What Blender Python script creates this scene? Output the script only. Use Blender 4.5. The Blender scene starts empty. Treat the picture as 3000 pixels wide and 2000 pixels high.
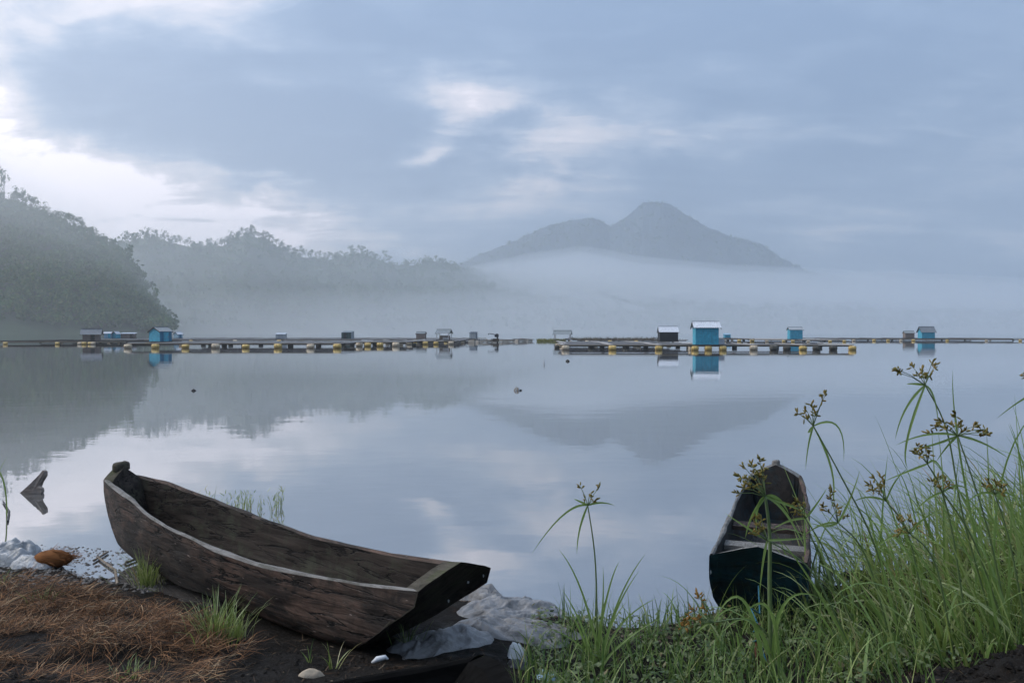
import bpy, math, random
import numpy as np
from mathutils import Vector, Matrix, noise as mnoise
R = math.radians
rng = np.random.default_rng(7)
random.seed(7)
C = bpy.context.scene.collection

# ------------------------------------------------------------------ camera, world, sun, exposure
F, CAMH, PITCH = 2350.0, 1.6, math.atan(27 / 2350.0)
cam_d = bpy.data.cameras.new('camera'); cam = bpy.data.objects.new('camera', cam_d); C.objects.link(cam)
cam.location = (0, 0, CAMH); cam.rotation_euler = (R(90) - PITCH, 0, 0)
cam_d.sensor_width = 36; cam_d.lens = 36 * F / 3000; cam_d.clip_start = .05; cam_d.clip_end = 30000
sc = bpy.context.scene; sc.camera = cam
sc.view_settings.view_transform = 'Standard'; sc.view_settings.look = 'None'
sc.view_settings.gamma = 1; sc.view_settings.use_curve_mapping = False
sc.view_settings.exposure = 0.98
sc.cycles.use_denoising = True
sc.cycles.max_bounces = 12; sc.cycles.volume_bounces = 8; sc.cycles.transparent_max_bounces = 12
sc.cycles.volume_max_steps = 64
sc.cycles.caustics_reflective = False; sc.cycles.caustics_refractive = False

def azel(x, y):                                   # picture point -> direction in degrees
    X = (x * 1.2755 - 1500) / F; Z = (973 - 1.2755 * y) / F
    return math.degrees(math.atan(X)), math.degrees(math.atan(Z / math.sqrt(1 + X * X)))

SUN_EL, SUN_AZ = 43.0, -84.0                       # veiled sun, left of the view over the lake
world = bpy.data.worlds.new('World'); sc.world = world; world.use_nodes = True
nt = world.node_tree; nt.nodes.clear()
class N:
    """tiny node builder"""
    def __init__(s, tree): s.t = tree
    def new(s, typ, **k):
        n = s.t.nodes.new(typ)
        for a, b in k.items(): setattr(n, a, b)
        return n
    def put(s, sock, v):
        if isinstance(v, bpy.types.NodeSocket): s.t.links.new(v, sock)
        elif v is not None: sock.default_value = v
    def m(s, op, a, b=None, c=None):
        n = s.new('ShaderNodeMath', operation=op)
        s.put(n.inputs[0], a)
        if b is not None: s.put(n.inputs[1], b)
        if c is not None: s.put(n.inputs[2], c)
        return n.outputs[0]
    def noise(s, vec, scale, detail=3, rough=.55, dist=0.0, out='Fac'):
        n = s.new('ShaderNodeTexNoise'); s.put(n.inputs['Vector'], vec)
        n.inputs['Scale'].default_value = scale; n.inputs['Detail'].default_value = detail
        n.inputs['Roughness'].default_value = rough; n.inputs['Distortion'].default_value = dist
        return n.outputs[out]
    def mapv(s, vec, scale=(1, 1, 1), rot=(0, 0, 0), loc=(0, 0, 0)):
        n = s.new('ShaderNodeMapping'); s.put(n.inputs[0], vec)
        n.inputs['Scale'].default_value = scale; n.inputs['Rotation'].default_value = rot; n.inputs['Location'].default_value = loc
        return n.outputs[0]
    def ramp(s, fac, stops, interp='LINEAR'):
        n = s.new('ShaderNodeValToRGB'); s.put(n.inputs[0], fac); e = n.color_ramp.elements; n.color_ramp.interpolation = interp
        while len(e) < len(stops): e.new(.5)
        for q, (p, c) in zip(e, stops):
            q.position = p; q.color = tuple(c) + (1,) if len(c) == 3 else c
        return n.outputs[0]
    def mix(s, fac, a, b, blend='MIX'):
        n = s.new('ShaderNodeMix', data_type='RGBA', blend_type=blend)
        s.put(n.inputs[0], fac)
        for k, v in ((6, a), (7, b)):
            if isinstance(v, tuple) and len(v) == 3: v = v + (1,)
            s.put(n.inputs[k], v)
        return n.outputs[2]

w = N(nt)
tc = w.new('ShaderNodeTexCoord'); gen = tc.outputs['Generated']
sep = w.new('ShaderNodeSeparateXYZ'); nt.links.new(gen, sep.inputs[0])
X, Y, Z = sep.outputs
az = w.m('MULTIPLY', w.m('ARCTAN2', X, Y), 57.2958)
el = w.m('MULTIPLY', w.m('ARCSINE', Z), 57.2958)
zz = w.m('ADD', w.m('MAXIMUM', Z, 0.0), 0.16)      # a cloud deck seen from below: cells shrink towards the horizon
cmb = w.new('ShaderNodeCombineXYZ'); nt.links.new(w.m('DIVIDE', X, zz), cmb.inputs[0]); nt.links.new(w.m('DIVIDE', Y, zz), cmb.inputs[1])
deck = w.mapv(cmb.outputs[0], scale=(1.0, .75, 1), rot=(0, 0, R(-28)))
n1 = w.noise(deck, 1.5, 6, .58, .35)
n2 = w.noise(w.mapv(cmb.outputs[0], scale=(.55, 1.5, 1), rot=(0, 0, R(24)), loc=(4, 2, 0)), 2.3, 6, .6, .5)
nw = w.new('ShaderNodeTexNoise'); nt.links.new(gen, nw.inputs['Vector']); nw.inputs['Scale'].default_value = 6; nw.inputs['Detail'].default_value = 7; nw.inputs['Roughness'].default_value = .6
nws = w.new('ShaderNodeSeparateXYZ'); nt.links.new(nw.outputs['Color'], nws.inputs[0])
azw = w.m('ADD', az, w.m('MULTIPLY', w.m('SUBTRACT', nws.outputs[0], .5), 10.0))
elw = w.m('ADD', el, w.m('MULTIPLY', w.m('SUBTRACT', nws.outputs[1], .5), 8.0))
def blob(x, y, sx, sy, rot, amp):                  # soft opening (amp > 0) or thick patch (amp < 0) in the deck; sizes in degrees
    a0, e0 = azel(x, y); c, s_ = math.cos(R(rot)), math.sin(R(rot))
    da, de = w.m('SUBTRACT', azw, a0), w.m('SUBTRACT', elw, e0)
    u = w.m('DIVIDE', w.m('ADD', w.m('MULTIPLY', da, c), w.m('MULTIPLY', de, s_)), sx)
    v = w.m('DIVIDE', w.m('SUBTRACT', w.m('MULTIPLY', de, c), w.m('MULTIPLY', da, s_)), sy)
    q = w.m('ADD', w.m('MULTIPLY', u, u), w.m('MULTIPLY', v, v))
    return w.m('MULTIPLY', w.m('EXPONENT', w.m('MULTIPLY', q, -1.0)), amp)
BLOBS = [
    (120, 10, 9, 4.0, -6, .75), (430, 50, 10, 3.6, -14, .85), (-60, 190, 3.6, 6, 0, .4), (40, 360, 8, 2.6, -18, 1.1),
    (430, 490, 11, 3.0, -4, 2.2), (150, 440, 7, 2.8, -10, 1.0), (700, 545, 4.5, 1.6, -8, 1.1), (-300, 300, 14, 9, 0, .7),
    (1010, 300, 5.5, 1.7, 52, .62), (930, 374, 3.6, .75, 12, .8), (1320, 305, 8.0, 3.0, 14, .62), (1190, 400, 3.6, 1.2, 24, .6),
    (1010, 190, 7, 1.8, -10, .6), (1130, 225, 3.4, 2.0, 35, .45), (1560, 330, 7, 1.4, 8, .3), (2100, 550, 11, .95, 2, .38), (700, 420, 5, .6, -5, .4), (2300, 200, 9, 2.5, 30, .2),
    (520, 250, 13, 5.5, -6, -.95), (250, 130, 8, 3.2, -4, -.35), (820, 330, 6, 2.6, -12, -.35), (1145, 265, 2.2, 1.0, -4, -.55), (1075, 345, 2.6, 1.0, 34, -.5),
    (520, 447, 3.2, .55, 6, -.6), (230, 432, 4.4, .45, -10, -.45), (930, 400, 2.2, .9, -6, -.4), (1750, 190, 14, 6, 14, -.45), (900, 60, 8, 3, 10, -.3),
]
mask = None
for b in BLOBS:
    o = blob(*b); mask = o if mask is None else w.m('ADD', mask, o)
cl = w.m('ADD', w.m('MULTIPLY', w.m('SUBTRACT', n1, .5), 1.5), w.m('MULTIPLY', w.m('SUBTRACT', n2, .5), 1.5))
n3 = w.noise(w.mapv(cmb.outputs[0], scale=(.8, 1.3, 1), rot=(0, 0, R(35)), loc=(1, 5, 0)), 3.2, 7, .62, .8)
mod = w.m('ADD', w.m('MULTIPLY', w.m('SUBTRACT', n3, .5), 2.4), .85)
n4 = w.noise(w.mapv(cmb.outputs[0], scale=(.7, 1.25, 1), rot=(0, 0, R(-12)), loc=(2, 7, 0)), 7.0, 8, .62, 1.0)
val = w.m('ADD', w.m('ADD', w.m('MULTIPLY', w.m('MULTIPLY', mask, mod), .70), cl), .27)
val = w.m('MULTIPLY', w.m('ADD', val, w.m('MULTIPLY', w.m('SUBTRACT', n4, .5), .55)), .7)
cloudc = w.ramp(val, [(0.0, (.262, .380, .585)), (.20, (.325, .45, .66)), (.36, (.50, .61, .80)), (.53, (.86, .87, .97)), (.70, (1.12, 1.06, 1.12)), (1.0, (2.05, 1.84, 1.90))])
sky = w.new('ShaderNodeTexSky', sky_type='NISHITA'); sky.sun_disc = False
sky.sun_elevation = R(SUN_EL); sky.sun_rotation = R(SUN_AZ); sky.air_density = 1.0; sky.dust_density = 1.5
STR = 0.05
skys = w.new('ShaderNodeVectorMath', operation='SCALE'); nt.links.new(sky.outputs[0], skys.inputs[0]); skys.inputs['Scale'].default_value = 1.0
cls = w.new('ShaderNodeVectorMath', operation='SCALE'); nt.links.new(cloudc, cls.inputs[0]); cls.inputs['Scale'].default_value = 0.385 / STR
fin0 = w.mix(.92, skys.outputs[0], cls.outputs[0])
grad = w.m('DIVIDE', w.m('ADD', w.m('MULTIPLY', w.m('MAXIMUM', Z, 0.0), 2.0), 1.0), 1.30)   # overcast sky: brighter towards the zenith
gsc = w.new('ShaderNodeVectorMath', operation='SCALE'); nt.links.new(fin0, gsc.inputs[0]); nt.links.new(grad, gsc.inputs['Scale'])
fin = gsc.outputs[0]
bg = w.new('ShaderNodeBackground'); nt.links.new(fin, bg.inputs[0]); bg.inputs[1].default_value = STR
wo = w.new('ShaderNodeOutputWorld'); nt.links.new(bg.outputs[0], wo.inputs[0])

sun_d = bpy.data.lights.new('sun', 'SUN'); sun_d.energy = 1.5; sun_d.angle = R(50); sun_d.color = (1, .94, .88)
sun = bpy.data.objects.new('sun', sun_d); C.objects.link(sun)
sv = Vector((math.sin(R(SUN_AZ)) * math.cos(R(SUN_EL)), math.cos(R(SUN_AZ)) * math.cos(R(SUN_EL)), math.sin(R(SUN_EL))))
sun.rotation_euler = sv.to_track_quat('Z', 'Y').to_euler()

# ------------------------------------------------------------------ helpers
def at(x, y, D):                                   # picture point (of 2352x1568) at distance D along the view -> place
    u = (x * 1.2755 - 1500) / F; v = (1000 - y * 1.2755) / F
    d = D / (math.cos(PITCH) + v * math.sin(PITCH))
    return Vector((u * d, D, CAMH + d * (v * math.cos(PITCH) - math.sin(PITCH))))
def fx(px, D): return (px - 1500) / F * D          # full-size picture column -> X at distance D
def fz(py, D): return CAMH - (py - 973) / F * D    # full-size picture row -> height at distance D

def tag(o, label=None, cat=None, group=None, kind=None):
    if label: o['label'] = label
    if cat: o['category'] = cat
    if group: o['group'] = group
    if kind: o['kind'] = kind
    return o
def empty(name, loc, rz=0.0):
    o = bpy.data.objects.new(name, None); C.objects.link(o); o.location = loc; o.rotation_euler = (0, 0, rz); o.empty_display_size = .1
    return o
def link(name, me, mat=None, parent=None, loc=None, rot=None, scale=None):
    o = bpy.data.objects.new(name, me); C.objects.link(o)
    if mat is not None and not me.materials: me.materials.append(mat)
    if parent is not None: o.parent = parent
    if loc is not None: o.location = loc
    if rot is not None: o.rotation_euler = rot
    if scale is not None: o.scale = scale
    return o
def mesh(name, V, Fc, smooth=False):
    me = bpy.data.meshes.new(name)
    me.from_pydata([tuple(v) for v in np.asarray(V, float).tolist()] if len(V) else [], [], [tuple(f) for f in (Fc.tolist() if isinstance(Fc, np.ndarray) else Fc)])
    if smooth: me.polygons.foreach_set('use_smooth', [True] * len(me.polygons))
    me.update(); return me
class MB:
    def __init__(s): s.v = []; s.f = []
    def add(s, V, Fc):
        k = len(s.v); s.v += [tuple(p) for p in V]; s.f += [tuple(i + k for i in f) for f in Fc]
        return s
    def box(s, c, d, rz=0.0, ry=0.0, rx=0.0):
        M = Matrix.Rotation(rz, 3, 'Z') @ Matrix.Rotation(ry, 3, 'Y') @ Matrix.Rotation(rx, 3, 'X')
        V = [Vector(c) + M @ Vector((x * d[0] / 2, y * d[1] / 2, z * d[2] / 2)) for x in (-1, 1) for y in (-1, 1) for z in (-1, 1)]
        return s.add(V, [(0, 1, 3, 2), (4, 6, 7, 5), (0, 4, 5, 1), (2, 3, 7, 6), (0, 2, 6, 4), (1, 5, 7, 3)])
    def tube(s, pts, rad, n=6, cap=True):
        pts = [Vector(p) for p in pts]; rings = []
        k0 = len(s.v)
        for i, p in enumerate(pts):
            t = (pts[min(i + 1, len(pts) - 1)] - pts[max(i - 1, 0)]).normalized()
            a = t.cross(Vector((0, 0, 1)) if abs(t.z) < .9 else Vector((1, 0, 0))).normalized(); b = t.cross(a)
            r = rad[i] if hasattr(rad, '__len__') else rad
            s.v += [tuple(p + (a * math.cos(q * 6.28318 / n) + b * math.sin(q * 6.28318 / n)) * r) for q in range(n)]
        for i in range(len(pts) - 1):
            for q in range(n):
                s.f.append((k0 + i * n + q, k0 + i * n + (q + 1) % n, k0 + (i + 1) * n + (q + 1) % n, k0 + (i + 1) * n + q))
        if cap:
            s.f.append(tuple(k0 + q for q in range(n))[::-1]); e = k0 + (len(pts) - 1) * n; s.f.append(tuple(e + q for q in range(n)))
        return s
    def mesh(s, name, smooth=False): return mesh(name, s.v, s.f, smooth)
    def build(s, name, mat, parent=None, smooth=False, **k): return link(name, s.mesh(name, smooth), mat, parent, **k)
def bez(a, b, c, n=9): return [a * (1 - t) ** 2 + b * 2 * t * (1 - t) + c * t * t for t in [i / (n - 1) for i in range(n)]]
def ribbon(mb, pts, width, up=Vector((0, -1, .25)), taper=True, fold=0.0):
    n = len(pts); k = len(mb.v)
    for i, p in enumerate(pts):
        t = (pts[min(i + 1, n - 1)] - pts[max(i - 1, 0)]).normalized()
        sd = t.cross(up).normalized(); q = i / (n - 1)
        wd = width * (min(1, .45 + q * 3) * (1 - q) ** .65 + .03) if taper else width
        nn = sd.cross(t)
        mb.v += [tuple(p - sd * wd / 2 + nn * fold * wd), tuple(p), tuple(p + sd * wd / 2 + nn * fold * wd)]
    for i in range(n - 1):
        a = k + i * 3
        mb.f += [(a, a + 1, a + 4, a + 3), (a + 1, a + 2, a + 5, a + 4)]
def ribbons(base, az_, L, tilt, bend, width, nseg=6, twist=None, power=1.5):
    """many blades at once -> V, F"""
    n = len(base); s = np.linspace(0, 1, nseg + 1)
    th = tilt[:, None] + bend[:, None] * s[None] ** power
    ca, sa = np.cos(az_)[:, None], np.sin(az_)[:, None]
    st = (L / nseg)[:, None]
    d = np.stack([np.sin(th) * ca, np.sin(th) * sa, np.cos(th)], -1) * st[..., None]
    P = np.concatenate([np.zeros((n, 1, 3)), np.cumsum(d[:, :-1], 1)], 1) + base[:, None]
    side = np.stack([-sa * np.ones_like(th), ca * np.ones_like(th), 0 * th], -1)
    nor = np.stack([np.cos(th) * ca, np.cos(th) * sa, -np.sin(th)], -1)
    if twist is None: twist = rng.uniform(-.7, .7, n)
    tw = twist[:, None] * (0.4 + s[None])
    wv = side * np.cos(tw)[..., None] + nor * np.sin(tw)[..., None]
    wd = width[:, None] * (np.minimum(1, .5 + 3 * s) * (1 - s) ** .7 + .04)[None] / 2
    V = np.stack([P - wv * wd[..., None], P + wv * wd[..., None]], 2).reshape(-1, 3)
    i0 = (np.arange(n) * (nseg + 1) * 2)[:, None] + (np.arange(nseg) * 2)[None]
    Fc = np.stack([i0, i0 + 1, i0 + 3, i0 + 2], -1).reshape(-1, 4)
    return V, Fc
def fbm(x, y, s=1.0, o=3, seed=0.0):
    v = 0.0; a = 1.0
    for k in range(o):
        v += a * mnoise.noise(Vector((x * s + seed, y * s - seed * .7, seed * 1.3))); s *= 2.03; a *= .5
    return v

# ------------------------------------------------------------------ materials
def pmat(name, rough=.8, spec=.3):
    m = bpy.data.materials.new(name); m.use_nodes = True; t = m.node_tree
    b = t.nodes['Principled BSDF']; b.inputs['Roughness'].default_value = rough; b.inputs['Specular IOR Level'].default_value = spec
    return m, N(t), b
def oc(n): return n.new('ShaderNodeTexCoord').outputs['Object']
def wood(name, c0, c1, stretch=(1, 8, 8), scale=3, rough=.85, moss=None, bump=.3, c2=None, specks=0, spec=.2, patch=None):
    m, n, b = pmat(name, rough, spec)
    v = n.mapv(oc(n), scale=stretch)
    f = n.noise(v, scale, 6, .65, .6); g = n.noise(oc(n), 2.2, 4, .6)
    col = n.mix(n.ramp(f, [(.3, (0, 0, 0)), (.68, (1, 1, 1))]), c0, c1)
    if c2: col = n.mix(n.ramp(g, [(.45, (0, 0, 0)), (.66, (1, 1, 1))]), col, c2)
    if patch:
        pn = n.noise(n.mapv(oc(n), scale=(1.1, 2.6, 2.6)), 2.6, 7, .68, .8); col = n.mix(n.ramp(pn, [(.44, (0, 0, 0)), (.58, (.85, .85, .85))]), col, patch)
    if moss:
        h = n.noise(oc(n), 6, 5, .7); col = n.mix(n.ramp(h, [(.5, (0, 0, 0)), (.66, (.8, .8, .8))]), col, moss)
    if specks:
        sp = n.noise(n.mapv(oc(n), scale=(2.2, 9, 9)), 6, 2, .5)
        col = n.mix(n.ramp(sp, [(.71, (0, 0, 0)), (.76, (specks,) * 3)]), col, (.34, .27, .23))
    hgt = f
    if patch or name == 'canoe inside':
        ck = n.noise(n.mapv(oc(n), scale=(.45, 5, 5), loc=(3, 1, 2)), 2.6, 5, .55, .5)
        crk = n.ramp(n.m('ABSOLUTE', n.m('SUBTRACT', ck, .5)), [(0, (1, 1, 1)), (.010, (.9, .9, .9)), (.020, (0, 0, 0))])
        col = n.mix(crk, col, (.006, .005, .005))
        vo = n.new('ShaderNodeTexVoronoi', feature='SMOOTH_F1'); n.put(vo.inputs['Vector'], n.mapv(oc(n), scale=(7, 15, 15))); vo.inputs['Scale'].default_value = 1.0
        hgt = n.m('ADD', n.m('ADD', f, n.m('MULTIPLY', vo.outputs['Distance'], .9)), n.m('MULTIPLY', crk, -.8))
    n.put(b.inputs['Base Color'], col)
    bp = n.new('ShaderNodeBump'); bp.inputs['Strength'].default_value = bump; bp.inputs['Distance'].default_value = .02
    n.t.links.new(hgt, bp.inputs['Height']); n.t.links.new(bp.outputs[0], b.inputs['Normal'])
    return m
def plain(name, c, rough=.7, var=.25, scale=4, spec=.3, dirt=None, tr=0):
    m, n, b = pmat(name, rough, spec)
    f = n.noise(oc(n), scale, 5, .6)
    lo = tuple(max(0, x * (1 - var)) for x in c); hi = tuple(min(1, x * (1 + var)) for x in c)
    col = n.mix(n.ramp(f, [(.3, (0, 0, 0)), (.7, (1, 1, 1))]), lo, hi)
    if dirt:
        g = n.noise(n.mapv(oc(n), scale=(1.6, 1.6, .8)), scale * .8, 5, .7)
        col = n.mix(n.ramp(g, [(.48, (0, 0, 0)), (.68, (.75, .75, .75))]), col, dirt)
    n.put(b.inputs['Base Color'], col)
    if tr: b.inputs['Transmission Weight'].default_value = tr
    return m
def wrinkle(m, scale, strength, dist):
    n = N(m.node_tree); b = m.node_tree.nodes['Principled BSDF']
    v = n.noise(oc(n), scale, 5, .6, 1.2); bp = n.new('ShaderNodeBump'); bp.inputs['Strength'].default_value = strength; bp.inputs['Distance'].default_value = dist
    n.t.links.new(v, bp.inputs['Height']); n.t.links.new(bp.outputs[0], b.inputs['Normal'])
def leafmat(name, stops, rough=.5, spec=.35, trans=.35):
    m, n, b = pmat(name, rough, spec)
    g = n.new('ShaderNodeNewGeometry')
    r = n.m('ADD', n.m('MULTIPLY', g.outputs['Random Per Island'], .8), n.m('MULTIPLY', n.noise(g.outputs['Position'], 3, 2), .3))
    col = n.ramp(r, stops); n.put(b.inputs['Base Color'], col)
    tl = n.new('ShaderNodeBsdfTranslucent'); n.t.links.new(col, tl.inputs[0])
    mx = n.new('ShaderNodeMixShader'); mx.inputs[0].default_value = trans
    n.t.links.new(b.outputs[0], mx.inputs[1]); n.t.links.new(tl.outputs[0], mx.inputs[2])
    out = n.t.nodes['Material Output']; n.t.links.new(mx.outputs[0], out.inputs[0])
    return m
def volmat(name, dens, col=(.97, .98, 1), aniso=.72):
    m = bpy.data.materials.new(name); m.use_nodes = True; t = m.node_tree
    t.nodes.remove(t.nodes['Principled BSDF'])
    v = t.nodes.new('ShaderNodeVolumePrincipled'); v.inputs['Color'].default_value = col + (1,)
    v.inputs['Density'].default_value = dens; v.inputs['Anisotropy'].default_value = aniso
    t.links.new(v.outputs[0], t.nodes['Material Output'].inputs['Volume'])
    return m

M = {}
M['forest'] = leafmat('forest leaves', [(0, (.028, .070, .020)), (.5, (.058, .125, .028)), (.85, (.10, .155, .036)), (1, (.13, .125, .04))], .8, .1, .2)
M['hill'] = plain('hill slope', (.05, .07, .032), .95, .4, .05)
M['far_slope'] = plain('far slope', (.04, .065, .085), .95, .25, .02)  # blue of the hazy distance is put into the slope colour
M['bark'] = plain('bark', (.05, .04, .03), .9)
M['canoe'] = wood('canoe wood', (.022, .016, .013), (.155, .098, .074), (.5, 6, 6), 3.4, .75, (.03, .026, .022), .7, (.062, .053, .046), specks=.9, patch=(.020, .0175, .016))
M['canoe_in'] = wood('canoe inside', (.008, .007, .006), (.052, .040, .033), (.5, 5, 5), 3.5, .8, (.05, .052, .036), .5)  # wood darkened: the shade inside the narrow hull is put into its colour
M['canoe_end'] = wood('canoe end', (.016, .014, .012), (.085, .07, .058), (2, 6, 2), 5, .85, (.06, .062, .04), .9)
M['canoe_rim'] = wood('canoe rim', (.075, .068, .06), (.25, .24, .225), (1.2, 9, 9), 5, .75, (.06, .06, .045), .5)
M['canoe_dark'] = wood('dark canoe inside', (.007, .006, .006), (.026, .022, .019), (.5, 5, 5), 3.5, .75, (.012, .03, .038), .5)  # nearly black inside tone for the second canoe
M['moss'] = wood('mossy wood', (.030, .026, .020), (.105, .092, .07), (2, 5, 3), 6, .95, (.06, .07, .03), .9)
M['blue_end'] = wood('worn blue paint', (.012, .018, .02), (.016, .06, .085), (2, 2, 5), 4, .6, (.035, .03, .024), .5, (.014, .03, .036))
M['black_wood'] = wood('tarred wood', (.003, .003, .003), (.009, .0085, .008), (1, 5, 5), 3, 1.0, None, .4, None, 0, .03)
M['grey_wood'] = wood('weathered grey wood', (.30, .29, .28), (.55, .53, .52), (.4, 8, 8), 2, .85)
M['dark_wood'] = wood('wet dark wood', (.04, .036, .03), (.10, .09, .075), (.4, 8, 8), 2, .8)
M['brown_wood'] = wood('brown hut boards', (.12, .095, .08), (.25, .205, .18), (8, 8, .6), 3, .85)
M['tan_wood'] = wood('pale bamboo', (.30, .24, .17), (.48, .42, .33), (.4, 8, 8), 2, .7)
M['drum'] = plain('yellow plastic drum', (.58, .40, .12), .5, .25, 5, .4, (.20, .13, .05))
M['drum_pale'] = plain('faded drum', (.55, .46, .33), .6, .2, 5, .3, (.30, .18, .10))
M['drum_dark'] = plain('dark drum', (.07, .065, .05), .6, .3, 5)
M['foam'] = plain('dirty foam', (.50, .45, .38), .8, .2, 3, .2, (.20, .15, .10))
M['blue_wall'] = plain('turquoise painted boards', (.055, .33, .46), .55, .22, 3.5, .35, (.045, .22, .30))
M['blue_wall2'] = plain('deep blue boards', (.018, .15, .26), .55, .2, 2, .35)
M['blue_pale'] = plain('pale blue boards', (.22, .36, .46), .6, .15, 2)
M['white_sheet'] = plain('pale metal sheet', (.55, .58, .62), .45, .12, 3, .5, (.38, .38, .40))
M['grey_sheet'] = plain('grey sheet', (.23, .26, .27), .55, .2, 3, .4, (.14, .13, .12))
M['dark_sheet'] = plain('slate grey sheet', (.13, .15, .17), .55, .2, 3, .4)
M['black_sheet'] = plain('black tarpaulin', (.016, .019, .021), .6, .3, 3, .4)
M['pale_grey'] = plain('pale grey boards', (.30, .33, .35), .7, .2, 3)
M['green_wall'] = plain('dark green boards', (.03, .06, .058), .6, .25, 3)
M['engine'] = plain('engine black', (.015, .015, .018), .5, .3, 6)
M['debris'] = wood('dark brown debris', (.035, .028, .02), (.13, .10, .07), (3, 3, 3), 1.5, .9)
M['weed'] = leafmat('yellow green weed', [(0, (.10, .11, .03)), (.6, (.20, .21, .05)), (1, (.26, .22, .08))], .7)
M['grass'] = leafmat('grass blades', [(0, (.06, .10, .024)), (.3, (.15, .215, .048)), (.62, (.26, .33, .09)), (.86, (.36, .40, .18)), (.95, (.40, .34, .17)), (1, (.34, .20, .085))], .36, .7, .4)
M['grass_low'] = leafmat('short grass', [(0, (.035, .075, .02)), (.45, (.09, .16, .036)), (.8, (.19, .27, .07)), (.93, (.30, .34, .13)), (1, (.25, .18, .07))], .5, .4, .35)
M['leaf'] = leafmat('ground leaves', [(0, (.04, .07, .025)), (.5, (.09, .13, .045)), (.85, (.17, .205, .09)), (1, (.20, .14, .07))], .5, .4, .3)
M['sedge'] = leafmat('sedge leaf', [(0, (.13, .21, .05)), (.6, (.22, .32, .085)), (1, (.34, .40, .15))], .42, .5, .4)
M['sedge_stem'] = leafmat('sedge stem', [(0, (.075, .115, .045)), (1, (.15, .21, .08))], .45, .4, .1)
M['spike'] = leafmat('sedge spikelet', [(0, (.12, .115, .03)), (.5, (.21, .18, .045)), (1, (.30, .21, .06))], .7, .2, .25)
M['spike_dry'] = leafmat('dry spikelet', [(0, (.19, .10, .02)), (1, (.34, .19, .05))], .7, .2, .25)
M['straw'] = leafmat('dry straw', [(0, (.020, .014, .010)), (.45, (.062, .036, .020)), (.7, (.20, .088, .036)), (.86, (.34, .18, .085)), (.95, (.42, .31, .19)), (1, (.09, .10, .04))], .75, .2, .1)
M['husk'] = leafmat('husk fibre', [(0, (.12, .045, .015)), (1, (.30, .13, .05))], .85, .1, .1)
M['plastic'] = plain('dirty white plastic', (.36, .37, .38), .35, .2, 7, .5, (.33, .30, .25))
M['tarp'] = plain('grey white sack', (.205, .205, .207), .5, .22, 7, .4, (.06, .052, .043))
M['white'] = plain('white litter', (.55, .56, .57), .4, .08, 9)
wrinkle(M['tarp'], 10, .7, .03); wrinkle(M['plastic'], 13, .7, .03)
M['stone'] = plain('pebble', (.13, .12, .11), .8, .5, 30)
M['tan_stone'] = plain('tan rock', (.36, .29, .21), .8, .3, 8, .3, (.2, .16, .12))
M['bark2'] = wood('driftwood', (.16, .13, .11), (.33, .28, .245), (1, 8, 8), 6, .8)
M['twig'] = plain('twig', (.20, .165, .13), .9, .4, 20)
M['rope'] = plain('blue rope', (.02, .10, .15), .7, .3, 30)
M['stake'] = plain('reddish stake', (.11, .045, .03), .8, .4, 20)
M['black_plastic'] = plain('black plastic', (.012, .013, .016), .4, .3, 10, .5)
M['blue_plastic'] = plain('pale blue plastic', (.30, .42, .52), .4, .2, 10, .5)

m, n, b = pmat('dark wet soil', .9, .10)
ps = n.new('ShaderNodeNewGeometry').outputs['Position']
f1 = n.noise(ps, 2.2, 6, .65); f2 = n.noise(ps, 34, 5, .7); f3 = n.noise(ps, 9, 5, .6)
col = n.mix(n.ramp(f1, [(.35, (0, 0, 0)), (.65, (1, 1, 1))]), (.007, .006, .005), (.020, .017, .0145))
col = n.mix(n.ramp(f2, [(.58, (0, 0, 0)), (.74, (.8, .8, .8))]), col, (.05, .043, .036))
col = n.mix(n.ramp(f3, [(.6, (0, 0, 0)), (.72, (.6, .6, .6))]), col, (.075, .042, .024))
n.put(b.inputs['Base Color'], col)
n.put(b.inputs['Roughness'], n.ramp(f3, [(.3, (.55, .55, .55)), (.6, (.95, .95, .95))]))
bp = n.new('ShaderNodeBump'); bp.inputs['Strength'].default_value = .8; bp.inputs['Distance'].default_value = .03
n.t.links.new(n.m('ADD', f2, n.m('MULTIPLY', f3, 1.5)), bp.inputs['Height']); n.t.links.new(bp.outputs[0], b.inputs['Normal'])
M['soil'] = m

m, n, b = pmat('still lake water', .025, .5)
ps = n.new('ShaderNodeNewGeometry').outputs['Position']
b.inputs['IOR'].default_value = 1.55
n.put(b.inputs['Base Color'], n.mix(n.ramp(n.noise(ps, .05, 4), [(.35, (0, 0, 0)), (.65, (1, 1, 1))]), (.105, .098, .092), (.12, .112, .105)))
h1 = n.noise(n.mapv(ps, scale=(.7, 1.0, 1)), 1.6, 3, .5)
h2 = n.noise(n.mapv(ps, scale=(.5, 1.0, 1), rot=(0, 0, .3)), 7.0, 3, .5)
h3 = n.noise(n.mapv(ps, scale=(.35, 1, 1)), .22, 2, .5)
patch = n.ramp(n.noise(n.mapv(ps, scale=(.5, 1, 1)), .11, 3, .5), [(.42, (.25, .25, .25)), (.62, (1, 1, 1))])
hh = n.m('ADD', n.m('MULTIPLY', h1, .010), n.m('ADD', n.m('MULTIPLY', n.m('MULTIPLY', h2, .0022), patch), n.m('MULTIPLY', h3, .03)))
bp = n.new('ShaderNodeBump'); bp.inputs['Strength'].default_value = .21; bp.inputs['Distance'].default_value = 1.0
n.t.links.new(hh, bp.inputs['Height']); n.t.links.new(bp.outputs[0], b.inputs['Normal'])
gl = n.new('ShaderNodeBsdfGlossy'); gl.inputs['Color'].default_value = (.93, .95, .96, 1); gl.inputs['Roughness'].default_value = .02
n.t.links.new(bp.outputs[0], gl.inputs['Normal'])
mx = n.new('ShaderNodeMixShader'); mx.inputs[0].default_value = .42
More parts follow.
